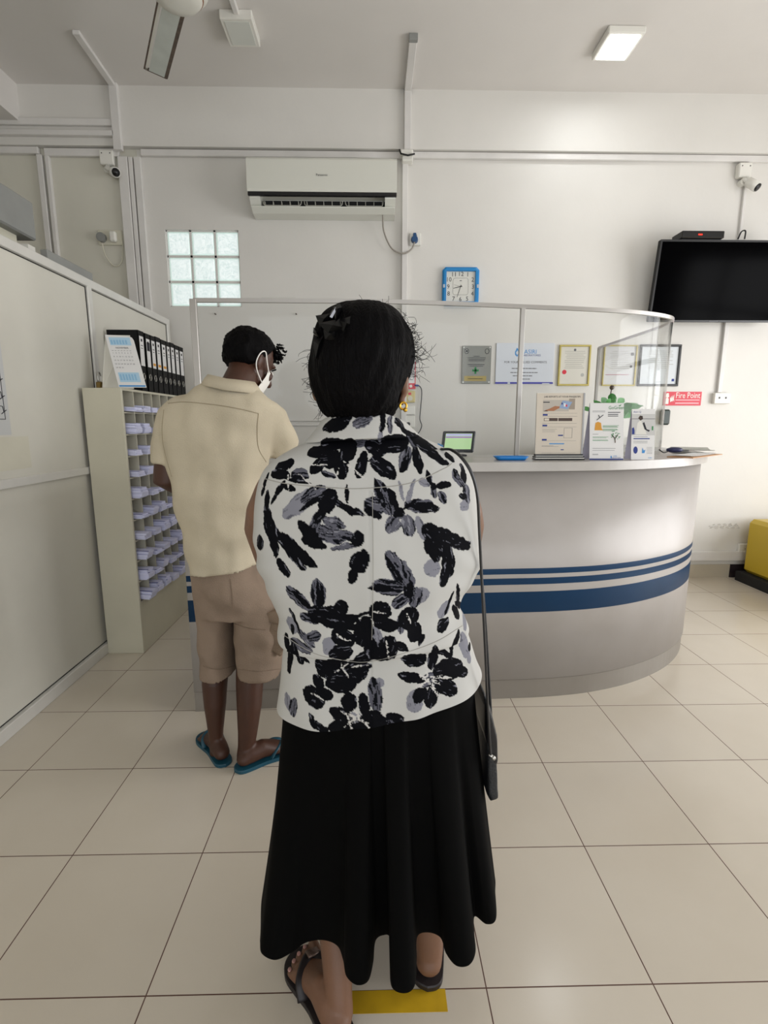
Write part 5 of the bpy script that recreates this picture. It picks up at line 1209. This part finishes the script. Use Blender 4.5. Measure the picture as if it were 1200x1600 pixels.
# earring
b = MB(); ec = atY(630, 634, .985); b.tube([ec+Vector((.0065*math.cos(t), .003*math.cos(t), .0065*math.sin(t))) for t in [k*2*math.pi/20 for k in range(21)]], .0022, M_gold2, n=8, cap=False)
b.ball(ec+Vector((.004, -.004, -.008)), .004, M_gold2, 10, 8); b.build('earring', wom)

# ---- blouse: dense loft with its own printed pattern
PAT = []     # (cx, cy, a, b, angle_deg, tone, streak) in print units; tone: 0 black, 1 grey, 2 light grey
def A_(*l):
    for (x, y, a, b_, ang, tone) in l: PAT.append((380+x/3, 460+y/3, a/3, b_/3, ang, tone))
def B_(*l):
    for (x, y, a, b_, ang, tone) in l: PAT.append((380+x/2.857, 820+y/2.857, a/2.857, b_/2.857, ang, tone))
A_((430, 610, 75, 32, -20, 0), (560, 590, 50, 30, -25, 1), (470, 570, 40, 26, 0, 0), (655, 600, 16, 50, 10, 0), (690, 610, 14, 45, 5, 1), (740, 610, 16, 40, -30, 0), (600, 560, 60, 14, 0, 0), (780, 650, 50, 14, 25, 0),
   (340, 740, 52, 26, -15, 0), (350, 800, 50, 28, -50, 0), (420, 700, 70, 30, 0, 0), (460, 800, 34, 62, -8, 0), (410, 770, 50, 45, 0, 0), (490, 730, 40, 60, 10, 0), (400, 840, 40, 14, 20, 1),
   (555, 800, 28, 66, 15, 0), (540, 700, 40, 22, -10, 1), (655, 810, 75, 38, 40, 0), (620, 720, 60, 34, 20, 0), (710, 700, 75, 44, -5, 0), (640, 700, 14, 60, 5, 2), (760, 770, 30, 60, 15, 1), (755, 800, 16, 40, 20, 0),
   (820, 780, 24, 66, -12, 0), (880, 735, 110, 22, 38, 0), (920, 770, 60, 18, 30, 0), (860, 690, 80, 10, 35, 0), (800, 700, 12, 60, -30, 1),
   (180, 810, 58, 26, -30, 0), (165, 850, 55, 24, 0, 0), (265, 845, 42, 30, 0, 1), (235, 870, 90, 8, 10, 0),
   (260, 980, 100, 40, -42, 2), (330, 930, 70, 28, -30, 1), (400, 960, 42, 60, 20, 0), (340, 960, 90, 14, -32, 0), (470, 985, 60, 18, 25, 0), (520, 1010, 50, 16, 15, 0), (490, 930, 10, 42, -5, 0), (370, 1020, 60, 20, -55, 0),
   (170, 910, 40, 16, -55, 0), (215, 905, 35, 16, 15, 0), (140, 960, 36, 10, -60, 0), (95, 1000, 16, 80, 5, 0), (110, 1080, 26, 90, -10, 0), (80, 900, 10, 60, 15, 0),
   (320, 1120, 88, 30, 45, 0), (400, 1110, 90, 40, 15, 1), (450, 1120, 80, 26, 0, 1), (540, 1130, 30, 34, 0, 0), (430, 1060, 60, 24, 20, 1), (480, 1165, 70, 14, -10, 1), (340, 1070, 24, 60, 20, 1), (60, 1180, 20, 40, 0, 0),
   (660, 950, 36, 90, -22, 1), (640, 930, 14, 70, -20, 0), (615, 985, 50, 42, 10, 1), (605, 1015, 45, 20, 30, 0), (700, 960, 20, 60, -20, 0), (830, 990, 78, 34, 8, 1), (850, 995, 70, 24, 8, 0), (780, 980, 40, 14, -35, 0), (700, 1070, 36, 40, 30, 1), (770, 1080, 34, 50, -15, 1), (780, 930, 12, 70, 20, 2), (740, 920, 10, 50, -10, 2), (730, 1020, 26, 26, 0, 0),
   (875, 860, 12, 40, -12, 0), (945, 900, 40, 18, 0, 0), (935, 955, 20, 34, -30, 1), (850, 882, 28, 18, 25, 2), (895, 925, 14, 30, 0, 1), (895, 900, 18, 18, 0, 0),
   (1020, 875, 20, 52, -35, 1), (1010, 850, 12, 30, -30, 0), (1065, 950, 20, 50, -10, 1), (1045, 960, 26, 16, 20, 0), (1050, 1000, 26, 26, 0, 2), (985, 770, 30, 14, 40, 0), (1050, 850, 14, 50, -10, 0),
   (890, 1120, 70, 40, 35, 0), (960, 1150, 100, 20, 22, 0), (1010, 1180, 70, 20, 20, 0), (830, 1090, 22, 60, -20, 2))
B_((200, 100, 130, 22, 47, 0), (250, 110, 110, 24, 42, 0), (130, 60, 22, 90, -10, 0), (180, 190, 50, 22, 55, 0), (320, 70, 60, 22, 20, 0),
   (520, 150, 42, 50, 25, 0), (495, 205, 22, 38, 15, 0), (540, 130, 26, 40, 0, 0), (870, 90, 80, 34, 45, 0), (960, 85, 70, 16, 12, 0), (930, 50, 80, 18, 30, 0), (915, 160, 30, 80, -5, 0), (900, 220, 24, 60, 18, 0), (840, 110, 26, 60, -30, 0), (842, 185, 38, 38, 0, 2), (1010, 95, 18, 12, 0, 0),
   (690, 185, 36, 95, -32, 1), (670, 180, 10, 70, -32, 0), (735, 210, 18, 70, -20, 1), (645, 258, 72, 38, 8, 1), (620, 265, 60, 14, 8, 0), (740, 275, 26, 34, 0, 0), (700, 320, 44, 28, -30, 1), (765, 310, 30, 50, 10, 1), (790, 300, 34, 38, 0, 2),
   (250, 320, 70, 30, 40, 1), (265, 325, 60, 14, 40, 0), (340, 290, 34, 68, -8, 1), (350, 300, 16, 60, -8, 0), (400, 390, 60, 48, 0, 0), (340, 380, 50, 40, 0, 0), (300, 405, 46, 22, 10, 1), (440, 350, 34, 34, 30, 0), (470, 400, 50, 24, 0, 0), (540, 375, 60, 8, -20, 0), (430, 420, 60, 26, 10, 0),
   (610, 365, 50, 46, 0, 0), (640, 420, 55, 26, 8, 0), (540, 450, 42, 66, 15, 0), (595, 470, 26, 50, -20, 2), (735, 400, 46, 50, 15, 0), (760, 460, 34, 44, 0, 0), (700, 420, 20, 40, 0, 1), (640, 525, 44, 66, 15, 0), (620, 560, 46, 34, 0, 0), (700, 510, 40, 20, 30, 0), (450, 475, 58, 36, 25, 0), (440, 540, 54, 36, -10, 0), (550, 565, 56, 34, -25, 0), (570, 520, 30, 50, 0, 0), (790, 500, 16, 26, 20, 0), (480, 430, 46, 16, 20, 0), (390, 510, 30, 40, 30, 2),
   (895, 455, 34, 28, -30, 0), (900, 385, 46, 26, -60, 2), (925, 360, 8, 60, 20, 0), (970, 330, 10, 60, -8, 0), (965, 420, 16, 48, -25, 0), (985, 400, 10, 50, -35, 0),
   (285, 500, 56, 18, 35, 1), (320, 480, 36, 26, -25, 1), (260, 540, 60, 22, 10, 1), (215, 460, 26, 40, -20, 2), (230, 430, 8, 60, -25, 0), (215, 480, 10, 26, 0, 0),
   (380, 635, 64, 46, 15, 0), (500, 640, 66, 50, -25, 0), (440, 690, 70, 46, 0, 0), (420, 595, 50, 22, 20, 0), (455, 640, 34, 24, 0, 1), (530, 610, 46, 14, 20, 1), (340, 700, 24, 40, -30, 0), (320, 765, 54, 46, 20, 0), (370, 745, 40, 26, 20, 0), (295, 745, 34, 10, -10, 0),
   (440, 830, 60, 34, 25, 0), (475, 770, 34, 42, 0, 0), (560, 840, 62, 30, -25, 0), (440, 880, 60, 30, -10, 0), (520, 885, 70, 26, 0, 0), (540, 780, 26, 50, -10, 0), (600, 860, 40, 40, 0, 0), (500, 835, 34, 24, 0, 2), (590, 740, 30, 76, -5, 1), (600, 690, 26, 20, 0, 2), (340, 885, 50, 20, 25, 0), (310, 870, 14, 36, -20, 0),
   (745, 670, 62, 22, 15, 0), (760, 590, 60, 40, 20, 0), (850, 590, 26, 60, 10, 0), (900, 590, 50, 16, 35, 0), (920, 665, 72, 46, 5, 0), (905, 730, 66, 34, 30, 0), (840, 760, 30, 50, 15, 0), (790, 745, 34, 34, 0, 0), (830, 690, 40, 30, 0, 1), (765, 770, 40, 50, 0, 2), (985, 690, 40, 20, 20, 0), (1000, 580, 20, 70, -10, 2), (955, 540, 14, 50, 25, 0), (1025, 620, 16, 60, -10, 2), (940, 600, 8, 40, 10, 0), (1045, 625, 12, 14, 0, 0), (1020, 500, 16, 26, 0, 2),
   (195, 630, 16, 80, 5, 0), (235, 590, 22, 60, -25, 0), (270, 615, 26, 10, 20, 0), (185, 545, 12, 30, 0, 0), (185, 835, 22, 36, -20, 2), (215, 845, 22, 46, 10, 1), (675, 850, 44, 30, 30, 0), (720, 880, 50, 12, 20, 0), (640, 880, 20, 30, 10, 0))
pat = np.array(PAT)
WH = [(830, 690, 60, 7, 30), (800, 700, 50, 6, -20), (850, 730, 50, 6, 60), (500, 835, 70, 7, 20), (490, 850, 50, 6, -40), (455, 645, 40, 4, 60), (440, 630, 40, 4, -30), (520, 620, 40, 4, -10), (480, 870, 60, 6, 70), (530, 840, 60, 5, 50), (820, 660, 50, 6, 80), (880, 690, 60, 6, 10), (330, 760, 40, 4, 20), (735, 400, 30, 4, 70), (450, 478, 44, 4, 25), (640, 525, 50, 4, 80), (610, 370, 36, 4, 10), (20, -245, 30, 4, 60), (-10, -250, 40, 4, 10), (40, -260, 30, 4, -30), (60, -190, 40, 4, 80), (290, -190, 60, 4, 40), (200, -200, 50, 4, 85), (330, -270, 50, 4, 0), (500, -240, 70, 5, 38), (420, -210, 50, 4, -80)]   # white rays inside flowers (B frame)
wh = np.array([(380+x/2.857, 820+y/2.857, a/2.857, b_/2.857, ang) for x, y, a, b_, ang in WH])
def vn(x, y, seed):
    """vectorised value noise"""
    xi = np.floor(x).astype(np.int64); yi = np.floor(y).astype(np.int64); fx_ = x-xi; fy_ = y-yi; fx_ = fx_*fx_*(3-2*fx_); fy_ = fy_*fy_*(3-2*fy_)
    def h(a, c): n = (a*374761393+c*668265263+seed*1442695041) & 0xffffffff; n = ((n ^ (n >> 13))*1274126177) & 0xffffffff; return ((n ^ (n >> 16)) & 0xffff)/65535.
    return (h(xi, yi)*(1-fx_)+h(xi+1, yi)*fx_)*(1-fy_)+(h(xi, yi+1)*(1-fx_)+h(xi+1, yi+1)*fx_)*fy_
PS = 1/(atY(700, 900, .93)-atY(500, 900, .93)).x*200      # print units per metre of cloth
O1 = atY(600, 900, .93)
VT = np.arange(600, 1221, 10.); ZT = np.array([-atY(600, q, .93).z for q in VT]); ST = np.array([200/(atY(700, q, .93).x-atY(500, q, .93).x) for q in VT])   # row heights and widths of the print
def print_colour(X, Z):
    """cloth coordinates (metres across, metres up) -> rgb"""
    v = np.interp(-Z, ZT, VT); u = 600+(X-O1.x)*np.interp(v, VT, ST)
    wx = (vn(u/11, v/11, 1)-.5)*3.4+(vn(u/3.2, v/3.2, 2)-.5)*1.8; wy = (vn(u/11, v/11, 3)-.5)*3.4+(vn(u/3.2, v/3.2, 4)-.5)*1.8
    U = u+wx; V = v+wy; col = np.ones((len(u), 3))*np.array(lin('c1c0bc')[:3]); lay = {2: np.array(lin('84848d')[:3]), 1: np.array(lin('5c5c66')[:3]), 0: np.array(lin('06070c')[:3])}
    for tone in (2, 1, 0):
        for (cx, cy, a, b_, ang, t) in pat[pat[:, 5] == tone]:
            c, s_ = math.cos(R(ang)), math.sin(R(ang)); sel = (abs(U-cx) < max(a, b_)*1.25) & (abs(V-cy) < max(a, b_)*1.25)
            idx = np.nonzero(sel)[0]
            if len(idx) == 0: continue
            du = U[idx]-cx; dv = V[idx]-cy; p = (du*c+dv*s_)/a; q = (-du*s_+dv*c)/b_; r2 = p*p+q*q; ins = r2 < 1
            if a < b_: lp, lq = q*b_, p*a
            else: lp, lq = p*a, q*b_
            st = vn(lp/14+cx, lq/1.5+cy, 7)
            cc_ = np.tile(lay[tone], (len(idx), 1))
            if tone == 0: k = (st > .86) & (r2 > .12); cc_[k] = lay[1]*.9; k = (st > .94) & (r2 > .3); cc_[k] = lay[2]
            if tone == 1: k = st < .42; cc_[k] = lay[0]*1.5; k = st > .86; cc_[k] = lay[2]
            if tone == 2: k = st < .18; cc_[k] = lay[1]
            col[idx[ins]] = cc_[ins]
    for (cx, cy, a, b_, ang) in wh:
        c, s_ = math.cos(R(ang)), math.sin(R(ang)); du = u-cx+wx*.8; dv = v-cy+wy*.8; p = (du*c+dv*s_)/a; q = (-du*s_+dv*c)/b_; k = (p*p+q*q < 1) & (vn(u/2, v/2, 9) > .4); col[k] = lin('c9c6c2')[:3]
    return col
m = bpy.data.materials.new('floral_print'); m.use_nodes = True; M_floral = m; nt = m.node_tree; bs = nt.nodes['Principled BSDF']
at_ = nt.nodes.new('ShaderNodeAttribute'); at_.attribute_name = 'print'; nt.links.new(at_.outputs['Color'], bs.inputs['Base Color']); bs.inputs['Roughness'].default_value = .8; bs.inputs['Specular IOR Level'].default_value = .1
def cloth_mesh(name, V, nv, nu, parent, closed=True, back=None):
    """V: (nv, nu, 3) grid -> mesh with print"""
    me = bpy.data.meshes.new(name); co = V.reshape(-1, 3); off = wloc(parent); i = np.arange(nv-1)[:, None]; j = np.arange(nu if closed else nu-1)[None, :]; a = i*nu+j; b_ = i*nu+(j+1) % nu
    F_ = np.stack([a, b_, b_+nu, a+nu], -1).reshape(-1, 4)
    me.vertices.add(len(co)); me.vertices.foreach_set('co', (co-np.array(off)).ravel()); me.loops.add(F_.size); me.loops.foreach_set('vertex_index', F_.ravel().astype(np.int32))
    me.polygons.add(len(F_)); me.polygons.foreach_set('loop_start', np.arange(0, F_.size, 4, dtype=np.int32)); me.polygons.foreach_set('loop_total', np.full(len(F_), 4, dtype=np.int32)); me.polygons.foreach_set('use_smooth', np.ones(len(F_), bool)); me.update(calc_edges=True); me.validate()
    X = co[:, 0].copy(); Z = co[:, 2].copy(); fr = co[:, 1] > 1.045
    X[fr] = -X[fr]*1.0+.03; 
    rgb = print_colour(X, Z); ca = me.color_attributes.new('print', 'FLOAT_COLOR', 'POINT'); ca.data.foreach_set('color', np.concatenate([rgb, np.ones((len(rgb), 1))], 1).astype(np.float32).ravel())
    me.materials.append(M_floral); return link(name, me, parent)
# key rows: left px, right px, left py, right py, middle-back py, centre Y, half depth
keys = [(507, 640, 676, 676, 680, 1.035, .060), (492, 660, 684, 683, 686, 1.035, .075), (466, 692, 697, 699, 700, 1.035, .092), (440, 716, 711, 713, 716, 1.035, .104), (420, 731, 726, 728, 736, 1.035, .110), (408, 740, 744, 748, 760, 1.035, .116), (401, 744, 775, 778, 790, 1.035, .122), (398, 748, 820, 820, 838, 1.035, .128),
        (400, 750, 860, 858, 884, 1.035, .132), (410, 742, 900, 892, 925, 1.035, .134), (426, 722, 932, 922, 960, 1.04, .136), (438, 714, 956, 944, 990, 1.045, .146), (437, 724, 980, 962, 1014, 1.05, .154), (438, 729, 990, 974, 1030, 1.05, .152), (447, 726, 992, 978, 1033, 1.05, .134), (444, 734, 1020, 1002, 1056, 1.055, .140), (441, 742, 1060, 1024, 1090, 1.06, .150), (437, 751, 1093, 1043, 1135, 1.065, .158)]
NU, NV = 1040, 560
rings = []
th = np.linspace(0, 2*np.pi, NU, endpoint=False)
# more columns on the back: warp angle density
for (xl, xr, yl, yr, ym, Yc, d) in keys:
    a = atY(xl, yl, Yc); c = atY(xr, yr, Yc); mz = atY((xl+xr)/2, ym, Yc-d).z; w = (c.x-a.x)/2; cx = (a.x+c.x)/2
    # uniform in x on the back half
    t = th; x = np.cos(t); y = np.sin(t); pw = 2.35
    ex = np.sign(x)*np.abs(x)**(2/pw); ey = np.sign(y)*np.abs(y)**(2/pw)
    X = cx+w*ex; Y = Yc+d*ey*np.where(ey > 0, 1.0, 1.0)
    zl = a.z; zr = c.z; base = zl+(zr-zl)*(ex+1)/2; bow = mz-(zl+zr)/2
    Z = base+bow*np.where(ey < 0, 1-ex**2, (1-ex**2)*.6)
    rings.append(np.stack([X, Y, Z], -1).ravel())
G = np.array(crom(rings, NV)).reshape(NV, NU, 3)
# cloth folds: blouson bulge wrinkles, radiating creases at the arm holes, centre back seam
tt = np.linspace(0, 1, NV)[:, None]; Xg = G[:, :, 0]; Zg = G[:, :, 2]; cx_ = G[:, :, 0].mean(1, keepdims=True)
nx = G[:, :, 0]-cx_; ny = G[:, :, 1]-G[:, :, 1].mean(1, keepdims=True); ln = np.sqrt(nx**2+ny**2)+1e-9; nx /= ln; ny /= ln
f = .006*(vn(Xg*14+Zg*5, Zg*9+Xg*4, 31)-.5)+.004*(vn(Xg*26+5, Zg*10, 32)-.5)
sd = np.abs(Xg-.0)/.2
f += .004*np.sin(Zg*95+sd*9)*np.clip(sd-.55, 0, 1)*np.exp(-((Zg-1.03)/.06)**2)*1.4
f += .004*np.sin(Xg*62+3*vn(Xg*6, Zg*4, 33))*np.clip((tt-.78)/.22, 0, 1)*.6
f += .004*np.sin(Xg*48)*np.exp(-((tt-.68)/.07)**2)
f += -.0025*np.exp(-((Xg-.0+.006)/.0022)**2)*(tt > .31)
G[:, :, 0] += nx*f; G[:, :, 1] += ny*f
blouse = cloth_mesh('blouse', G, NV, NU, wom)
# collar of the blouse
CK = [(512, 628, 664, 664, 652, 1.035, .056), (506, 630, 657, 659, 643, 1.03, .062), (502, 634, 658, 660, 643, 1.03, .068), (494, 644, 670, 669, 660, 1.03, .080), (478, 655, 690, 680, 683, 1.03, .093), (482, 652, 692, 684, 687, 1.03, .088)]
rings = []
for (xl, xr, yl, yr, ym, Yc, d) in CK:
    a = atY(xl, yl, Yc); c = atY(xr, yr, Yc); mz = atY((xl+xr)/2, ym, Yc-d).z; w = (c.x-a.x)/2; t = np.linspace(0, 2*np.pi, 420, endpoint=False); ex = np.cos(t); ey = np.sin(t)
    base = a.z+(c.z-a.z)*(ex+1)/2; Z = base+(mz-(a.z+c.z)/2)*np.where(ey < 0, 1-ex**2, -(1-ex**2)*1.0); rings.append(np.stack([(a.x+c.x)/2+w*ex, Yc+d*ey, Z], -1).ravel())
G2 = np.array(crom(rings, 90)).reshape(90, 420, 3); cloth_mesh('collar', G2, 90, 420, blouse)
M_bs = mat('blouse_seam', 'a09d96', .9)
drape(blouse, [(414, 748), (450, 756), (520, 762), (570, 763), (640, 755), (694, 732), (706, 724)], 70, .0008, M_bs, 'yoke_seam', .0003)
drape(blouse, [(443, 992), (470, 1010), (500, 1024), (545, 1033), (575, 1034), (620, 1024), (680, 1003), (722, 978)], 70, .0007, M_bs, 'waist_seam', .0003)
drape(blouse, [(582, 770), (583, 900), (581, 1000)], 70, .0006, M_bs, 'back_seam', .0002)
# ---- skirt
HZ = .20
hp = [(406, 1470), (409, 1490), (430, 1500), (455, 1489), (478, 1473), (505, 1469), (527, 1478), (536, 1500), (541, 1525), (557, 1539), (575, 1533), (583, 1505), (587, 1470), (600, 1461), (609, 1466), (609, 1505), (612, 1542), (632, 1552), (648, 1540), (651, 1500), (652, 1464), (668, 1457), (688, 1465), (697, 1490), (713, 1509), (733, 1508), (743, 1488), (741, 1455), (742, 1432), (760, 1444), (775, 1436), (774, 1395)]
hw = [atZ(x, y, HZ) for x, y in hp]
wx_ = [.30, .27, .19, .09, -.02, -.12, -.21, -.27]; wy_ = [1.10, 1.22, 1.30, 1.34, 1.34, 1.31, 1.22, 1.08]
pts = [(p.x, p.y) for p in hw]+list(zip(wx_, wy_)); NS = 640
hem = np.array(spl(pts+[pts[0]], NS+1))[:-1]
# angles for the waist ring
L_ = len(pts); xs = hem[:, 0]; tb = np.linspace(0, 1, NS, endpoint=False); nb = int(NS*len(hw)/(len(pts)))
u_ = np.arange(NS)/NS
ang = np.zeros(NS)
back_x = np.maximum.accumulate(xs[:nb]); fr_ = (back_x-back_x[0])/(back_x[-1]-back_x[0]); ker = np.ones(15)/15; fr_ = np.convolve(np.pad(fr_, 7, 'edge'), ker, 'valid')
ang[:nb] = np.pi+np.arccos(np.clip(1-2*fr_, -1, 1))*1.0; ang[nb:] = 2*np.pi+(np.arange(NS-nb)/(NS-nb))*np.pi
tops = []
wl_, wr_ = atY(447, 1050, 1.06), atY(738, 1030, 1.06); cxw = (wl_.x+wr_.x)/2; ww = (wr_.x-wl_.x)/2-.006
NZ = 120; ztop = .80; SK = np.zeros((NZ, NS, 3)); h2 = atY(437, 1140, 1.06)
# target silhouettes along the height
for i in range(NZ):
    t = i/(NZ-1); z = ztop+(HZ-ztop)*t
    w = ww+.004; d = .128
    bx = cxw+w*np.cos(ang); by = 1.06+d*np.sin(ang)
    hipx = cxw+(ww+.030)*np.cos(ang)
    e = t**1.15; e2 = t**1.6
    # blend smooth flare then folds: hem smooth version
    SK[i, :, 0] = bx*(1-e)+hem[:, 0]*e; SK[i, :, 1] = by*(1-e2)+hem[:, 1]*e2; SK[i, :, 2] = z
me = bpy.data.meshes.new('skirt'); i = np.arange(NZ-1)[:, None]; j = np.arange(NS)[None, :]; a = i*NS+j; b_ = i*NS+(j+1) % NS; F_ = np.stack([a, a+NS, b_+NS, b_], -1).reshape(-1, 4)
me.from_pydata((SK.reshape(-1, 3)-np.array(wloc(wom))).tolist(), [], F_.tolist()); me.polygons.foreach_set('use_smooth', np.ones(len(F_), bool)); me.materials.append(M_skirt); me.update()
skirt = link('skirt', me, wom); so = skirt.modifiers.new('thick', 'SOLIDIFY'); so.thickness = .002; so.offset = -1
# ---- handbag with strap
bag = thing('handbag', (.30, 1.05, .55), 'dark leather shoulder bag hanging at the right side of the woman', 'handbag')
prof = [atY(x, y, 1.03) for x, y in ((756, 1085), (760, 1088), (767, 1108), (773, 1150), (775, 1200), (777, 1248), (766, 1252), (760, 1240))]
b = MB(); cxx = sum(prof, Vector())/len(prof)
rings = []
for Yo, s_ in ((-.02, .86), (.0, 1.0), (.16, 1.0), (.185, .86)): rings.append([Vector(((cxx+(p-cxx)*s_).x, 1.03+Yo, (cxx+(p-cxx)*s_).z)) for p in prof])
b.loft(rings, M_bag); fuse(b, 'pouch', M_bag, .004, 3, bag)
prof = [atY(x, y, 1.02) for x, y in ((758, 1100), (768, 1112), (777, 1150), (778, 1190), (773, 1203), (766, 1195), (758, 1150))]; cxx = sum(prof, Vector())/len(prof)
b = MB(); b.loft([[Vector(((cxx+(p-cxx)*s_).x, 1.02+Yo, (cxx+(p-cxx)*s_).z)) for p in prof] for Yo, s_ in ((-.01, .8), (.0, 1.0), (.13, 1.0), (.15, .8))], M_black); fuse(b, 'flap', mat('bag_flap', '151518', .35), .0035, 3, bag)
b = MB(); b.tube([atY(764, 1178, 1.0), atY(773, 1186, 1.0)], .004, M_steel, n=8); b.ball(atY(771, 1184, .998), .005, M_steel, 10, 8); b.build('buckle', bag)
sp = [(690, 702, .985), (706, 703, .955), (722, 716, .935), (737, 740, .93), (746, 775, .935), (749, 830, .955), (752, 890, .965), (755, 950, .97), (758, 1010, .975), (761, 1080, .985), (764, 1140, .995), (767, 1182, 1.0)]
b = MB(); pts = [Vector(p) for p in spl([tuple(atY(x, y, Y)) for x, y, Y in sp], 60)]
rad = [(.0042, .0018)]*60
b.tube(pts, .0042, mat('strap_black', '0d0d10', .4), n=8, flat=.6); b.build('strap', bag)
b = MB(); b.tube(spl([tuple(atY(x, y, Y)) for x, y, Y in ((690, 702, .985), (700, 716, 1.02), (725, 760, 1.12), (752, 900, 1.16), (765, 1080, 1.14), (768, 1140, 1.12))], 40), .0035, mat('strap_black', '0d0d10', .4), n=8); b.build('strap', bag)
# phone in her hands
o = thing('smartphone', (.01, 1.40, 1.13), 'dark phone held in front of the woman', 'phone')
b = MB(); b.M = Matrix.Translation((.012, 1.405, 1.15)) @ Matrix.Rotation(R(-35), 4, 'X') @ WALLM; b.box((-.035, -.07, -.004), (.035, .07, .004), M_black, .003); b.build('casing', o)
